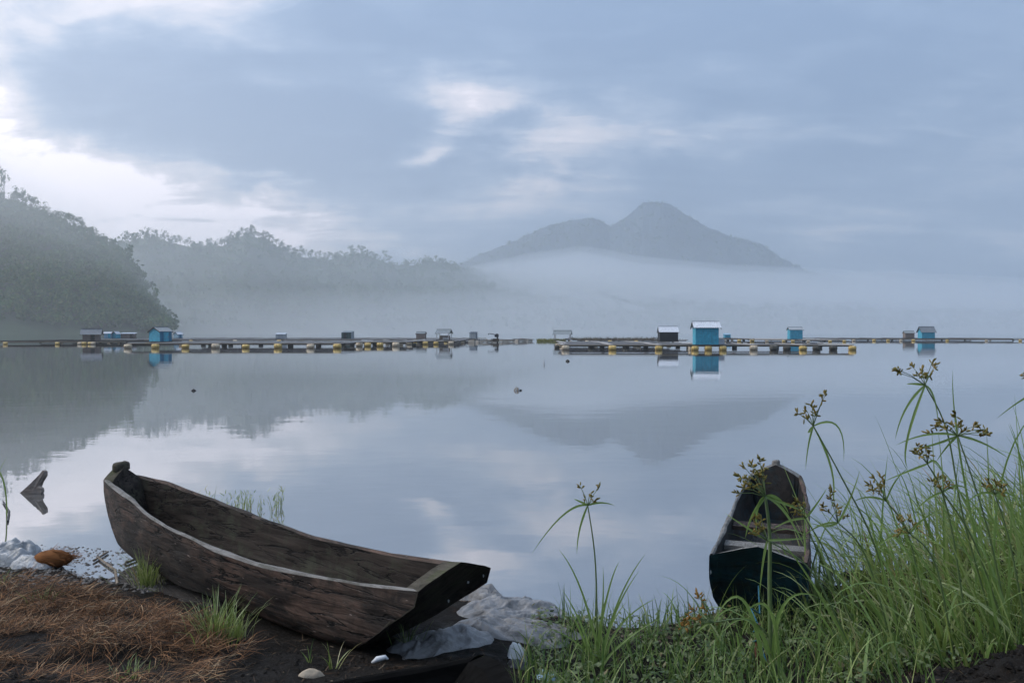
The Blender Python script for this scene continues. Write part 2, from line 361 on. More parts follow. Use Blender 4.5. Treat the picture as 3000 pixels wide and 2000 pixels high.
n.t.links.new(b.outputs[0], mx.inputs[1]); n.t.links.new(gl.outputs[0], mx.inputs[2]); n.t.links.new(mx.outputs[0], n.t.nodes['Material Output'].inputs[0])
M['water'] = m

# ------------------------------------------------------------------ ground and water
SX = np.array([-6000, -30, -8, -4, -2.7, -1, -.2, .3, .76, 1.16, 2.04, 4.3, 9, 30, 6000])
SY = np.array([9, 9, 7.2, 5.75, 5.55, 5.2, 4.9, 4.45, 4.38, 4.6, 5.2, 6.4, 8, 9, 9])
def ground_z(x, y):
    t = np.interp(x, SX, SY) - y
    z = np.where(t > 0, .062 * t + .022 * t * t, .16 * t)
    z = np.clip(z, -2.5, 1.2 + 0 * z)
    px_, py_ = x + 1.55, y - 4.74; al = px_ * -.768 + py_ * .640; ac = px_ * .640 + py_ * .768
    z = z - .055 * np.exp(-((ac + .05) / .38) ** 2) * np.clip((1.75 - np.abs(al)) / .4, 0, 1)
    z = z + .34 * np.exp(-(((x - 2.3) / .75) ** 2 + ((y - 2.75) / .42) ** 2))
    return z
def gz(x, y):
    t = float(ground_z(np.array(x), np.array(y)))
    if abs(x) < 8 and y < 9: t += (.022 + .03 * (x > 1.2 and y < 3.4)) * fbm(x, y, 2.3, 3, 3.1) + (.008 + .014 * (x > 1.2 and y < 3.4)) * fbm(x, y, 11, 2, 1.7)
    return t
def grid_axis(fine0, fine1, step, far):
    a = list(np.arange(fine0, fine1 + 1e-6, step)); s = step; v = fine1
    while v < far: s *= 1.5; v += s; a.append(v)
    s = step; v = fine0
    while v > -far: s *= 1.5; v -= s; a.insert(0, v)
    return np.array(a)
gx, gy = grid_axis(-4.6, 5.2, .045, 6500), grid_axis(1.6, 7.2, .045, 6500)
GV = [(x, y, gz(x, y)) for y in gy for x in gx]; nx = len(gx)
GF = [(j * nx + i, j * nx + i + 1, (j + 1) * nx + i + 1, (j + 1) * nx + i) for j in range(len(gy) - 1) for i in range(nx - 1)]
tag(link('ground', mesh('ground', GV, GF, True), M['soil']), kind='structure')
tag(link('lake_water', mesh('lake_water', [(-6400, 2.0, 0), (6400, 2.0, 0), (6400, 6400, 0), (-6400, 6400, 0)], [(0, 1, 2, 3)]), M['water']), kind='structure')

# ------------------------------------------------------------------ hills and mountain
def polar_hill(name, prof, D, foot, back, nu, nv, rough, seed, mat, jag=0.0):
    """prof: [(picture column, picture row of the ridge)]; D, foot, back: distance of ridge, front foot and back foot by column"""
    px = np.array([p[0] for p in prof], float); py = np.array([p[1] for p in prof], float)
    cols = np.linspace(px[0], px[-1], nu); V = []; ridge = []
    for c in cols:
        d0 = D(c); top = at(c, np.interp(c, px, py) + jag * (mnoise.noise(Vector((c * .05, seed, 1))) + .6 * mnoise.noise(Vector((c * .16, seed, 2))) + .5 * mnoise.noise(Vector((c * .4, seed, 3)))), d0); f0 = foot(c); b0 = back(c)
        zt = max(top.z, .5)
        for j in range(nv):
            q = j / (nv - 1) * 1.35
            if q <= 1: d = f0 + (d0 - f0) * q; z = zt * (1 - (1 - q) ** 1.25) ** .95
            else: d = d0 + (b0 - d0) * (q - 1) / .35; z = zt * (1 - (q - 1) / .35)
            p = at(c, 763, d); k = 1 - .85 * math.exp(-((q - 1) / .12) ** 2)
            z = z + rough * k * fbm(p.x, p.y, 1 / (rough * 5), 4, seed) * min(1, zt / (rough * 2)) * min(1, q * 3)
            if j in (0, nv - 1): z = -2
            V.append((p.x, p.y, z))
        ridge.append(top)
    Fc = [(i * nv + j, (i + 1) * nv + j, (i + 1) * nv + j + 1, i * nv + j + 1) for i in range(nu - 1) for j in range(nv - 1)]
    tag(link(name, mesh(name, V, Fc, True), mat), kind='structure')
    return np.array(V).reshape(nu, nv, 3), ridge

def crown(seed, nleaf, leaf, lumps=7, tall=1.0):
    """leaf faces scattered through lumps; unit crown: radius about 1, base at z 0"""
    r = np.random.default_rng(seed)
    cs = np.stack([r.normal(0, .42, lumps), r.normal(0, .42, lumps), r.uniform(.35, 1.55 * tall, lumps)], 1); rs = r.uniform(.3, .55, lumps)
    k = r.integers(0, lumps, nleaf); d = r.normal(size=(nleaf, 3)); d /= np.linalg.norm(d, axis=1)[:, None]
    P = cs[k] + d * (rs[k] * r.uniform(.55, 1.05, nleaf))[:, None]
    a = r.normal(size=(nleaf, 3)); a /= np.linalg.norm(a, axis=1)[:, None]
    b = np.cross(a, d + .3 * r.normal(size=(nleaf, 3))); b /= np.linalg.norm(b, axis=1)[:, None] + 1e-9
    s = (leaf * r.uniform(.6, 1.3, nleaf))[:, None]
    V = np.stack([P - a * s, P + b * s * .6, P + a * s, P - b * s * .6], 1).reshape(-1, 3)
    return V, (np.arange(nleaf)[:, None] * 4 + np.arange(4)[None])
def scatter(name, pts, sizes, variants, mat, label, kind='stuff'):
    Vs, Fs, k = [], [], 0
    for p, s in zip(pts, sizes):
        V, Fc = variants[rng.integers(len(variants))]; a = rng.uniform(0, 6.28); c, sn = math.cos(a), math.sin(a)
        Q = np.stack([V[:, 0] * c - V[:, 1] * sn, V[:, 0] * sn + V[:, 1] * c, V[:, 2] * rng.uniform(.8, 1.3)], 1) * s + np.asarray(p)
        Vs.append(Q); Fs.append(Fc + k); k += len(V)
    o = link(name, mesh(name, np.concatenate(Vs), np.concatenate(Fs)), mat)
    return tag(o, label, None, None, kind)
def surf_pts(G, n, jmax):
    nu, nv, _ = G.shape; out = []
    for _ in range(n):
        u = rng.uniform(0, nu - 1.01); v = rng.uniform(.02, jmax) * (nv - 1)
        i, j = int(u), int(v); a, b_ = u - i, v - j
        out.append(G[i, j] * (1 - a) * (1 - b_) + G[i + 1, j] * a * (1 - b_) + G[i, j + 1] * (1 - a) * b_ + G[i + 1, j + 1] * a * b_)
    return np.array(out)
lin = lambda *p: (lambda c: float(np.interp(c, [q[0] for q in p], [q[1] for q in p])))

leftprof = [(-420, 344), (-200, 392), (-60, 436), (0, 463), (60, 489), (130, 518), (200, 548), (260, 578), (290, 600), (312, 632), (338, 682), (362, 728), (392, 764)]
GL, _ = polar_hill('wooded_hill', leftprof, lin((-420, 760), (392, 640)), lin((-420, 430), (392, 560)), lin((-420, 1150), (392, 760)), 90, 40, 9, 5.0, M['hill'])
midprof = [(150, 640), (230, 590), (290, 556), (330, 545), (400, 556), (450, 570), (480, 574), (510, 566), (540, 548), (570, 538), (610, 550), (660, 578), (690, 590), (720, 590), (750, 597), (790, 589), (830, 580), (870, 596), (900, 606), (950, 611), (1000, 599), (1030, 606), (1060, 614), (1120, 630), (1220, 648), (1340, 656), (1500, 666), (1800, 684), (2200, 700), (2800, 705)]
GM, _ = polar_hill('misty_ridge_hill', midprof, lin((150, 1150), (600, 1300), (1030, 1650), (1250, 2050), (2800, 2150)), lin((150, 850), (1030, 1250), (1250, 1330), (2800, 1500)), lin((150, 1500), (1030, 2000), (1250, 2350), (2800, 2450)), 150, 26, 12, 9.0, M['hill'])
mtprof = [(860, 700), (960, 650), (1050, 612), (1090, 588), (1150, 565), (1210, 540), (1260, 516), (1300, 508), (1340, 500), (1365, 500), (1385, 509), (1400, 519), (1420, 508), (1450, 488), (1466, 472), (1476, 464), (1500, 462), (1534, 464), (1548, 473), (1580, 494), (1620, 518), (1680, 543), (1740, 556), (1770, 574), (1800, 596), (1850, 618), (1950, 655), (2100, 705), (2200, 740)]
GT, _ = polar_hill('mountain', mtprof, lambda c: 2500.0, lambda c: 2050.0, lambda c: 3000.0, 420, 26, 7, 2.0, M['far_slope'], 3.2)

varF = [crown(s, 46, .30, 6) for s in range(5)]
varS = [crown(20 + s, 22, .42, 5) for s in range(4)]
varT = [crown(40 + s, 9, .6, 3) for s in range(4)]
p = surf_pts(GL, 2600, .76); p = p[p[:, 2] > .4]
scatter('forest', p, rng.uniform(2.6, 5.4, len(p)), varF, M['forest'], 'dense green forest covering the near hill on the left')
p = surf_pts(GM, 3600, .76); p = p[p[:, 2] > .4]
scatter('forest', p, rng.uniform(3.5, 7.0, len(p)), varS, M['forest'], 'grey misty forest covering the second ridge behind the near hill')
p = surf_pts(GT, 4200, .78); p = p[p[:, 2] > 60]
scatter('forest', p, rng.uniform(2.2, 4.6, len(p)), varT, M['forest'], 'hazy forest fringe clothing the distant mountain')

tree_kinds = []
for k in range(5):
    V, Fc = crown(60 + k, 150, .17, 8 if k else 10, 1.0 if k else 1.25)
    V = V + np.array([0, 0, .55 + .15 * (k % 3)])
    mb = MB(); top = 1.3
    mb.tube([(0, 0, -.5), (.03, 0, .3), (-.03, .03, .9), (0, 0, top)], [.07, .055, .04, .015], 5)
    for q in range(4):
        a = q * 1.7 + k; mb.tube([(0, 0, .55 + q * .15), (.25 * math.cos(a), .25 * math.sin(a), .85 + q * .15), (.5 * math.cos(a), .5 * math.sin(a), 1.0 + q * .2)], [.03, .02, .008], 4)
    tree_kinds.append((mesh('crown', V, Fc), mb.mesh('trunk')))
    tree_kinds[-1][0].materials.append(M['forest']); tree_kinds[-1][1].materials.append(M['bark'])
def tree(loc, s, k, label, group, sz=1.0):
    t = empty('ridge_tree', loc, rng.uniform(0, 6.28)); t.scale = (s, s, s * sz); tag(t, label, 'tree', group)
    link('crown', tree_kinds[k][0], None, t); link('trunk', tree_kinds[k][1], None, t)
lp = np.array(leftprof); mp = np.array(midprof)
DL, DM = lin((-420, 760), (400, 640)), lin((150, 1150), (600, 1300), (1100, 1750))
tree(at(10, 445, DL(10)), 4.6, 0, 'tallest tree on the hill crest, alone at the upper left edge', None, 1.7)
for c, s, z in [(30, 4.6, 1.25), (43, 4.2, 1.1), (58, 4.4, 1.2), (72, 4.3, 1.2), (82, 3.9, 1.1), (95, 4.2, 1.1), (108, 3.9, 1.0), (122, 3.7, 1.0), (140, 4.0, .95), (150, 4.4, 1.0), (162, 4.5, 1.05), (173, 4.6, 1.0), (184, 4.2, .95), (195, 3.8, .95), (207, 3.7, .9), (219, 3.5, .9), (231, 3.4, .9), (243, 3.2, .9), (255, 3.0, .9), (267, 2.8, .9), (278, 2.6, .9), (-30, 4.6, 1.2), (-12, 4.2, 1.2)]:
    seg = 'small tree on the highest part of the near hill crest at the left edge' if c < 125 else 'rounded tree of the bushy clump halfway down the near hill crest' if c < 200 else 'small tree on the lower falling end of the near hill crest'
    tree(at(c, np.interp(c, lp[:, 0], lp[:, 1]) - 3, DL(c)), s * 1.15, int(rng.integers(1, 5)), seg, seg.replace('small tree', 'trees').replace('rounded tree', 'trees'), z * 1.1)
for c in list(range(288, 480, 9)) + list(range(484, 690, 8)) + list(range(694, 905, 10)) + list(range(930, 1060, 12)):
    c += rng.uniform(-3, 3)
    seg = 'on the low misty ridge hump just right of the near hill' if c < 430 else 'in the dip between the two humps of the misty ridge' if c < 510 else 'on the rounded highest hump of the misty ridge' if c < 650 else 'on the sloping shoulder right of the highest misty hump' if c < 760 else 'on the small hump before the misty ridge fades out' if c < 905 else 'on the faint last rise where the misty ridge vanishes'
    tree(at(c, np.interp(c, mp[:, 0], mp[:, 1]) + 1, DM(c)), float(rng.uniform(3.6, 6.2)), int(rng.integers(0, 5)), 'small grey tree ' + seg, 'trees ' + seg, float(rng.uniform(.8, 1.35)))

# ------------------------------------------------------------------ air: one even haze box and the lake's mist
hz = MB().box((0, 1400, 217), (6600, 3400, 441)).build('haze', volmat('haze', .00042, (.93, .97, 1)))
tag(hz, kind='stuff', label='thin even haze over the whole lake')
def mist(cols, near, far, top, bottom, dens, label, nv=9, wob=0.0, seed=1.0, soft=False):
    """closed body of mist; near, far: distances, top/bottom: picture row of its upper and lower face at the far side (bottom None: the water)"""
    nu = len(cols); V = []; Fc = []
    for c in cols:
        for j in range(nv):
            q = j / (nv - 1); d = near(c) + (far(c) - near(c)) * q
            bulge = 1 - abs(2 * q - 1) if soft else math.sin(math.pi * min(q, 1)) ** .6
            zt = at(c, top(c), (near(c) + far(c)) / 2).z; zb = at(c, bottom(c), (near(c) + far(c)) / 2).z if bottom else -.6
            e = min(1, (c - cols[0]) / (cols[-1] - cols[0]) * 6 + .02, (cols[-1] - c) / (cols[-1] - cols[0]) * 6 + .02)
            zm = zb if not bottom else (zt + zb) / 2
            p0 = at(c, 763, d)
            nz = wob * fbm(p0.x, p0.y, .007, 4, seed)
            V.append((p0.x, p0.y, zm + (zt + nz - zm) * max(bulge * e, .004)))
            V.append((p0.x, p0.y, zm - max((zm - zb) * bulge * e, .01)))
    g = lambda i, j, s: (i * nv + j) * 2 + s
    for i in range(nu - 1):
        for j in range(nv - 1):
            Fc += [(g(i, j, 0), g(i + 1, j, 0), g(i + 1, j + 1, 0), g(i, j + 1, 0)), (g(i, j, 1), g(i, j + 1, 1), g(i + 1, j + 1, 1), g(i + 1, j, 1))]
    for i in range(nu - 1):
        for j, fl in ((0, 0), (nv - 1, 1)):
            q = (g(i, j, 0), g(i, j, 1), g(i + 1, j, 1), g(i + 1, j, 0)); Fc.append(q[::-1] if fl else q)
    for j in range(nv - 1):
        for i, fl in ((0, 1), (nu - 1, 0)):
            q = (g(i, j, 0), g(i, j, 1), g(i, j + 1, 1), g(i, j + 1, 0)); Fc.append(q[::-1] if fl else q)
    tag(link('mist', mesh('mist', V, Fc, False), volmat('mist', dens)), label, kind='stuff')
K = lambda v: (lambda c: float(v))
mist(np.linspace(-700, 3100, 70), lin((-700, 700), (300, 700), (480, 480), (800, 330), (3100, 280)), lin((-700, 1400), (300, 1150), (700, 1250), (1200, 1900), (3100, 2250)), lin((-700, 700), (400, 660), (1100, 660), (1700, 640), (3100, 640)), None, .0010, 'low mist lying over the far half of the lake', 11, 4, 3.0, True)
mist(np.linspace(-500, 420, 40), lin((-500, 400), (400, 560)), lin((-500, 640), (400, 640)), lin((-500, 280), (0, 330), (130, 400), (260, 470), (330, 540), (420, 690)), lin((-500, 560), (0, 660), (130, 700), (260, 745), (330, 780), (420, 810)), .0030, 'grey mist drifting across the top of the near left hill', 9, 0, 6.0, True)
mist(np.linspace(180, 1500, 60), lin((180, 700), (1100, 1150), (1500, 1300)), lin((180, 1000), (600, 1150), (1100, 1550), (1500, 1750)), lin((180, 500), (330, 470), (450, 490), (570, 470), (680, 520), (830, 530), (950, 560), (1100, 580), (1250, 610), (1500, 690)), lin((180, 750), (1500, 740)), .0017, 'pale mist hanging in front of the second ridge', 9, 2, 9.0, True)
mist(np.linspace(900, 2300, 40), K(1500), K(1900), lin((900, 560), (1350, 470), (1500, 430), (1650, 480), (2300, 640)), None, .0017, 'thin veil of mist in front of the mountain', 9, 2, 15.0, True)
BT = [(900, 660), (1000, 616), (1090, 601), (1180, 596), (1250, 585), (1330, 573), (1390, 580), (1450, 593), (1530, 601), (1650, 612), (1750, 616), (1850, 620), (2000, 630), (2700, 655)]
for k, (dy, de, wb) in enumerate(((0, .0019, 5), (12, .0026, 7), (30, .0024, 10))):
    mist(np.linspace(900 - 60 * k, 2700 + 60 * k, 130), K(1480 + 60 * k), K(2290), (lambda c, dy=dy: float(np.interp(c, [q[0] for q in BT], [q[1] for q in BT])) + dy), lin((900, 705 + 8 * k), (2700, 715 + 8 * k)), de, ['thin ragged top layer of the low cloud before the mountain', 'middle layer of the low cloud hiding the foot of the mountain', 'thick lower layer of the low cloud along the far shore'][k], 13, wb, 12.0 + 5 * k)

# ------------------------------------------------------------------ fish-farm rafts
unit = MB().box((0, 0, 0), (1, 1, 1)).mesh('plank')
def prism(mat): me = unit.copy(); me.materials.append(M[mat]); return me
PL = {k: prism(k) for k in ('grey_wood', 'dark_wood', 'tan_wood', 'brown_wood', 'foam')}
def drum_mesh():
    mb = MB(); prof = [(-.5, .30), (-.46, .37), (-.2, .39), (-.18, .41), (-.15, .39), (.15, .39), (.18, .41), (.2, .39), (.46, .37), (.5, .30)]; n = 12
    for x, r in prof: mb.v += [(x, r * math.cos(q * 6.28318 / n), r * math.sin(q * 6.28318 / n)) for q in range(n)]
    for i in range(len(prof) - 1):
        for q in range(n): mb.f.append((i * n + q, (i + 1) * n + q, (i + 1) * n + (q + 1) % n, i * n + (q + 1) % n))
    mb.f += [tuple(range(n)), tuple(range((len(prof) - 1) * n, len(prof) * n))[::-1]]
    return mb.mesh('float_drum', True)
DR = {}
for k in ('drum', 'drum_pale', 'drum_dark'): DR[k] = drum_mesh(); DR[k].materials.append(M[k])
def raft(label, x0, x1, y0, y1, z, nx, ny, drums, deck='grey_wood', group='fish farm rafts on the lake', rz=0.0, backs=True):
    """floating frame of walkways: ny + 1 long planks pairs along X, nx + 1 across, on barrel floats; drums: X offsets of the front floats"""
    L, D = x1 - x0, y1 - y0
    t = empty('fish_raft', (x0, y0, 0), rz); tag(t, label, 'raft', group)
    for j in range(ny + 1):
        y = D * j / ny
        for k in (0, 1):
            o = link('plank', PL[deck if (j + k) % 4 else 'tan_wood'], None, t, (L / 2 + rng.uniform(-.05, .05), y + k * .34, z - .025 + rng.uniform(-.015, .015)), (0, 0, rng.uniform(-.002, .002)))
            o.scale = (L + rng.uniform(0, .3), .26, .05)
        o = link('beam', PL['dark_wood'], None, t, (L / 2, y + .17, z - .10)); o.scale = (L * .995, .14, .10)
    for i in range(nx + 1):
        x = L * i / nx
        o = link('plank', PL[deck], None, t, (x, D / 2 + .17, z + .028 + rng.uniform(0, .02)), (0, 0, rng.uniform(-.01, .01))); o.scale = (.3, D, .045)
    for q, dx in enumerate(drums):
        k = 'drum' if q % 3 else 'drum_pale'
        if isinstance(dx, tuple): dx, k = dx
        s = rng.uniform(.92, 1.08) * z / .70
        o = link('float_drum', DR[k], None, t, (dx, -.30, .27 * s), (rng.uniform(0, 6), rng.uniform(-.05, .05), rng.uniform(-.12, .12))); o.scale = (1.0 * s, .9 * s, .82 * s)
    if backs:
        for j in range(1, ny + 1):
            for i in range(nx + 1):
                if rng.random() < .75:
                    s = (z - .17) / .62
                    o = link('float_drum', DR['drum_dark' if rng.random() < .6 else 'drum_pale'], None, t, (L * i / nx + rng.uniform(-.3, .3), D * j / ny + .15, .26 * s), (rng.uniform(0, 6), 0, rng.uniform(-.2, .2))); o.scale = (s, .8 * s, .8 * s)
    return t
# front raft on the right
Y1 = 72.0
xs = [1656, 1793, 1928, 2205, 2349, 2493]; x0 = fx(1652, Y1)
raft('long raft with square yellow floats under the tall turquoise hut', x0, fx(2500, Y1), Y1, Y1 + 8, .46, 6, 1, [fx(p, Y1) - x0 for p in xs] + [(fx(p, Y1) - x0, 'drum_dark') for p in (2264, 2302, 2388, 2437)])
raft('raft behind the long yellow floated raft, carrying the black hut', fx(1660, 82), fx(2030, 82), 82, 100, .46, 3, 3, [(2.5, 'drum_dark'), (6.0, 'drum_dark'), (9.5, 'drum_dark'), (12.5, 'drum_dark')])
# left group
xs = [379, 459, 547, 635, 723, 817, 912, 990]; Y2 = 80.0; x0 = fx(374, Y2)
raft('wide left raft with eight yellow floats along its front', x0, fx(1000, Y2), Y2, 99, .5, 6, 3, [fx(p, Y2) - x0 for p in xs])
raft('raft joining the right end of the wide left raft, set slightly back', fx(1006, 90), fx(1190, 90), 90, 108, .5, 3, 3, [fx(p, 90) - fx(1006, 90) for p in (1054, 1079, 1115, 1161)])
raft('raft under the brown open hut, ending in a heap of foam blocks', fx(1190, 104), fx(1335, 104), 104, 126, .46, 3, 3, [fx(p, 104) - fx(1190, 104) for p in (1201, 1247, 1278, 1322)])
raft('raft at the left edge under the brown hut with dark gable roof', fx(-120, 105), fx(366, 105), 105, 132, .36, 8, 3, [fx(p, 105) - fx(-120, 105) for p in (-40, 20, 172, 237, 250, 268, 276)], 'dark_wood')
raft('far pale raft behind the wide left raft, carrying the small pale huts', fx(250, 128), fx(1060, 128), 128, 172, .42, 7, 4, [4, 10, 17, 24, 31], 'grey_wood')
raft('far pale raft right of the dark green hut', fx(1075, 132), fx(1400, 132), 132, 172, .40, 4, 4, [3, 8, 13], 'grey_wood')
# far rafts on the right
raft('far raft under the small turquoise hut beyond the long raft', fx(2240, 130), fx(2479, 130), 130, 158, .36, 4, 3, [.3, 3, 4.5, (7, 'drum_pale'), 10.5, 12.8], 'grey_wood')
raft('far raft at the right edge under the turquoise hut with grey roof', fx(2493, 143), fx(3120, 143), 143, 172, .36, 8, 2, [.4, 4, 6.5, 8.8, 11, 17, 24, 30, (33, 'drum_dark')], 'dark_wood')
raft('short dark raft just right of the tall turquoise hut, far out', fx(2110, 138), fx(2211, 138), 138, 152, .46, 2, 2, [.6, 3.2, 5.4], 'dark_wood')
br = raft('brown raft heaped with dried plants behind the long raft', fx(1690, 122), fx(2012, 122), 122, 150, .40, 5, 3, [1.5, 5, 9, (13, 'drum_dark')], 'dark_wood')
V, Fc = ribbons(np.stack([rng.uniform(.2, 16.5, 900), rng.uniform(.1, 26, 900), np.full(900, .43)], 1), rng.uniform(0, 6.28, 900), rng.uniform(.3, .8, 900), rng.uniform(.7, 1.5, 900), rng.uniform(-.3, .6, 900), rng.uniform(.06, .16, 900), 2)
tag(link('dried_plants', mesh('dried_plants', V, Fc), leafmat('dried water plants', [(0, (.05, .042, .028)), (1, (.15, .12, .075))], .9), br), kind='stuff')
fr = empty('foam_raft', (fx(1383, 120), 120, 0)); tag(fr, 'low broken raft of dirty foam blocks near the dark engine', 'raft', 'fish farm rafts on the lake')
for i in range(16):
    q = i / 15; X_ = (fx(1553, 140) - fx(1383, 120)) * q
    o = link('foam_block', PL['foam'], None, fr, (X_, 22 * q + rng.uniform(-1, 1), .18 + rng.uniform(-.06, .1)), (rng.uniform(-.1, .1), rng.uniform(-.12, .12), rng.uniform(-.5, .5)))
    o.scale = (rng.uniform(.5, 1.1), .6, rng.uniform(.3, .5))
for i in range(3):
    o = link('plank', PL['dark_wood'], None, fr, (1.2 + i * 3.4, 1 + i * 8, .42), (0, .02, 1.15)); o.scale = (9, .2, .08)
# weed patch afloat
wx0, wx1 = fx(1575, 138), fx(1658, 138)
V, Fc = ribbons(np.stack([rng.uniform(wx0, wx1, 900), 138 + rng.uniform(0, 5, 900), np.full(900, .0)], 1), rng.uniform(0, 6.28, 900), rng.uniform(.25, .62, 900), rng.uniform(0, .5, 900), rng.uniform(0, 1, 900), rng.uniform(.06, .14, 900), 3)
V2, F2 = ribbons(np.stack([rng.uniform(wx0, wx1, 300), 137.9 + rng.uniform(0, .3, 300), np.full(300, .0)], 1), rng.uniform(0, 6.28, 300), rng.uniform(.1, .25, 300), rng.uniform(.6, 1.2, 300), rng.uniform(0, .5, 300), rng.uniform(.1, .2, 300), 2)
tag(link('floating_weeds', mesh('floating_weeds', np.concatenate([V, V2]), np.concatenate([Fc, F2 + len(V)])), M['weed']), 'yellow green strip of weeds floating left of the far brown raft', 'weed patch')

# ------------------------------------------------------------------ huts
def corrugated(L, W, amp=.018, per=.16, t=.012):
    n = max(8, int(L / per * 4)); V = []; Fc = []
    for i in range(n + 1):
        x = -L / 2 + L * i / n; z = amp * math.sin(x / per * 6.28318)
        V += [(x, 0, z), (x, W, z), (x, W, z - t), (x, 0, z - t)]
    for i in range(n):
        a = i * 4
        for k in range(4): Fc.append((a + k, a + (k + 1) % 4, a + 4 + (k + 1) % 4, a + 4 + k))
    Fc += [(3, 2, 1, 0), tuple(n * 4 + k for k in range(4))]
    return V, Fc
def hut(label, loc, w, d, h, rise, over, rz, wall, roof, boards=0, door=None, shed=False, group='huts on the fish farm rafts', posts=False, side=None, floor='dark_wood', name='raft_hut'):
    """ridge along local X; front is local -Y"""
    t = empty(name, loc, rz); tag(t, label, 'hut', group); wm, rm = M[wall], M[roof]; sm = M[side] if side else wm; th = .05
    MB().box((0, 0, .04), (w + .1, d + .1, .08)).build('floor', M[floor], t)
    hf, hb = h, (h + rise if shed else h)
    if posts:
        for x in (-1, 1):
            for y in (-1, 1): MB().box((x * (w / 2 - .05), y * (d / 2 - .05), h / 2), (.09, .09, h)).build('post', M['grey_wood'], t)
    else:
        def panel(n, length, hgt, place, mt):
            if not n: place(MB(), 0, length, hgt).build('wall', mt, t); return
            bw = length / n
            for i in range(n):
                dz = random.uniform(-.012, .012)
                place(MB(), -length / 2 + bw * (i + .5), bw * .93, hgt + dz, random.uniform(-.006, .006)).build('board', mt, t)
        fr_ = lambda mb, c, l, hg, o=0: mb.box((c, -d / 2 + o, .09 + hg / 2), (l, th, hg))
        bk_ = lambda mb, c, l, hg, o=0: mb.box((c, d / 2 + o, .09 + hg / 2), (l, th, hg))
        panel(boards, w, hf - .09, fr_, wm); panel(boards, w, hb - .09, bk_, wm)
        if boards:
            for y, hh_ in ((-1, hf), (1, hb)): MB().box((0, y * (d / 2 - .03), .09 + (hh_ - .1) / 2), (w - .02, .012, hh_ - .1)).build('wall', M['dark_sheet'], t)
        for x in (-1, 1):                           # gable ends
            xx = x * (w / 2 - th / 2 - .03); yi = d / 2 - th / 2 - .004
            pr = [(-yi, .09), (yi, .09), (yi, hb), (0, h + rise), (-yi, hf)] if not shed else [(-yi, .09), (yi, .09), (yi, hb), (-yi, hf)]
            V = [(xx - th / 2, y, z) for y, z in pr] + [(xx + th / 2, y, z) for y, z in pr]; k = len(pr)
            Fc = [tuple(range(k)), tuple(range(k, 2 * k))[::-1]] + [(i, i + k, (i + 1) % k + k, (i + 1) % k) for i in range(k)]
            mb = MB(); mb.add(V, Fc); mb.build('gable_wall', sm, t)
            if boards:
                nb = max(3, int(d / (w / boards)))
                for i in range(nb):
                    yb = -yi + 2 * yi * (i + .5) / nb; top = h + rise * (1 - abs(yb) / yi) * .97 if not shed else h + rise * (yb + yi) / (2 * yi)
                    MB().box((xx + x * .045, yb, .09 + (top - .13) / 2), (.03, 2 * yi / nb * .93, top - .13)).build('board', sm, t)
        if door:
            dx, dw, dh, dm = door
            dd = MB().box((dx, -d / 2 - .055, .1 + dh / 2), (dw, .03, dh)).build('door', M[dm], t)
            MB().box((dx + dw * .36, -d / 2 - .085, .1 + dh * .5), (.05, .03, .12)).build('handle', M['grey_sheet'], dd)
    Lr = w + 2 * over
    if shed:
        a = math.atan2(rise, d); V, Fc = corrugated(Lr, math.hypot(d, rise) + 2 * over)
        mb = MB(); mb.add(V, Fc); mb.build('roof', rm, t, loc=(0, -d / 2 - over * math.cos(a), h + .05 - over * math.sin(a)), rot=(a, 0, 0))
    else:
        a = math.atan2(rise, d / 2); Wd = math.hypot(d / 2, rise) + over
        for sgn in (0, 1):
            V, Fc = corrugated(Lr, Wd - .01)
            mb = MB(); mb.add(V, Fc); zz_ = h + .05 - over * math.sin(a); yy = d / 2 + over * math.cos(a)
            mb.build('roof_sheet', rm, t, loc=(0, -yy if not sgn else yy, zz_), rot=(a, 0, 0 if not sgn else math.pi))
        MB().box((0, 0, h + rise + .065), (Lr, .16, .03)).build('ridge_cap', rm, t)
        for x in (-1, 1):
            V = []
            for y, z in ((-d / 2 - over * .9, h - over * .5), (0, h + rise + .02), (d / 2 + over * .9, h - over * .5)): V += [(x * (Lr / 2 - .03) - .02, y, z), (x * (Lr / 2 - .03) + .02, y, z), (x * (Lr / 2 - .03) + .02, y, z - .1), (x * (Lr / 2 - .03) - .02, y, z - .1)]
            mb = MB(); mb.add(V, [(a_ * 4 + k, a_ * 4 + (k + 1) % 4, a_ * 4 + 4 + (k + 1) % 4, a_ * 4 + 4 + k) for a_ in (0, 1) for k in range(4)] + [(3, 2, 1, 0), (8, 9, 10, 11)]); mb.build('barge_board', M['dark_wood'], t)
    return t
def H(px0, px1, base, top, D): return ((fx(px0, D) + fx(px1, D)) / 2, fz(base, D)), fx(px1, D) - fx(px0, D), fz(top, D) - fz(base, D)
def place(px0, px1, base, top, D): (X_, z), w_, h_ = H(px0, px1, base, top, D); return X_, z, w_, h_
X_, z, w_, h_ = place(2040, 2107, 1012, 939, 70.6)
hut('tall turquoise hut with pale ridged roof on yellow floats', (X_, 71.4, z), w_, 1.7, 1.62, .48, .2, R(-4), 'blue_wall', 'white_sheet', 10, None)
tag(MB().box((0, 0, .21), (.72, .6, .42)).box((0, 0, .44), (.78, .66, .04)).build('feed_box', M['white_sheet'], loc=(fx(2119, 71), 72.2, .52)), 'pale grey box beside the right wall of the tall turquoise hut', 'box')
hf = empty('hut_float', (fx(2070, 70.3), 70.6, 0)); tag(hf, 'row of square yellow floats carrying the tall turquoise hut', 'float')
for p_ in (2026, 2037, 2076, 2119):
    o = link('float_drum', DR['drum' if p_ > 2030 else 'drum_pale'], None, hf, (fx(p_, 70.4) - fx(2070, 70.3), -.05 + .2 * (p_ == 2026), .16), (.4, 0, .03)); o.scale = (.60 if p_ > 2030 else .3, .6, .6)
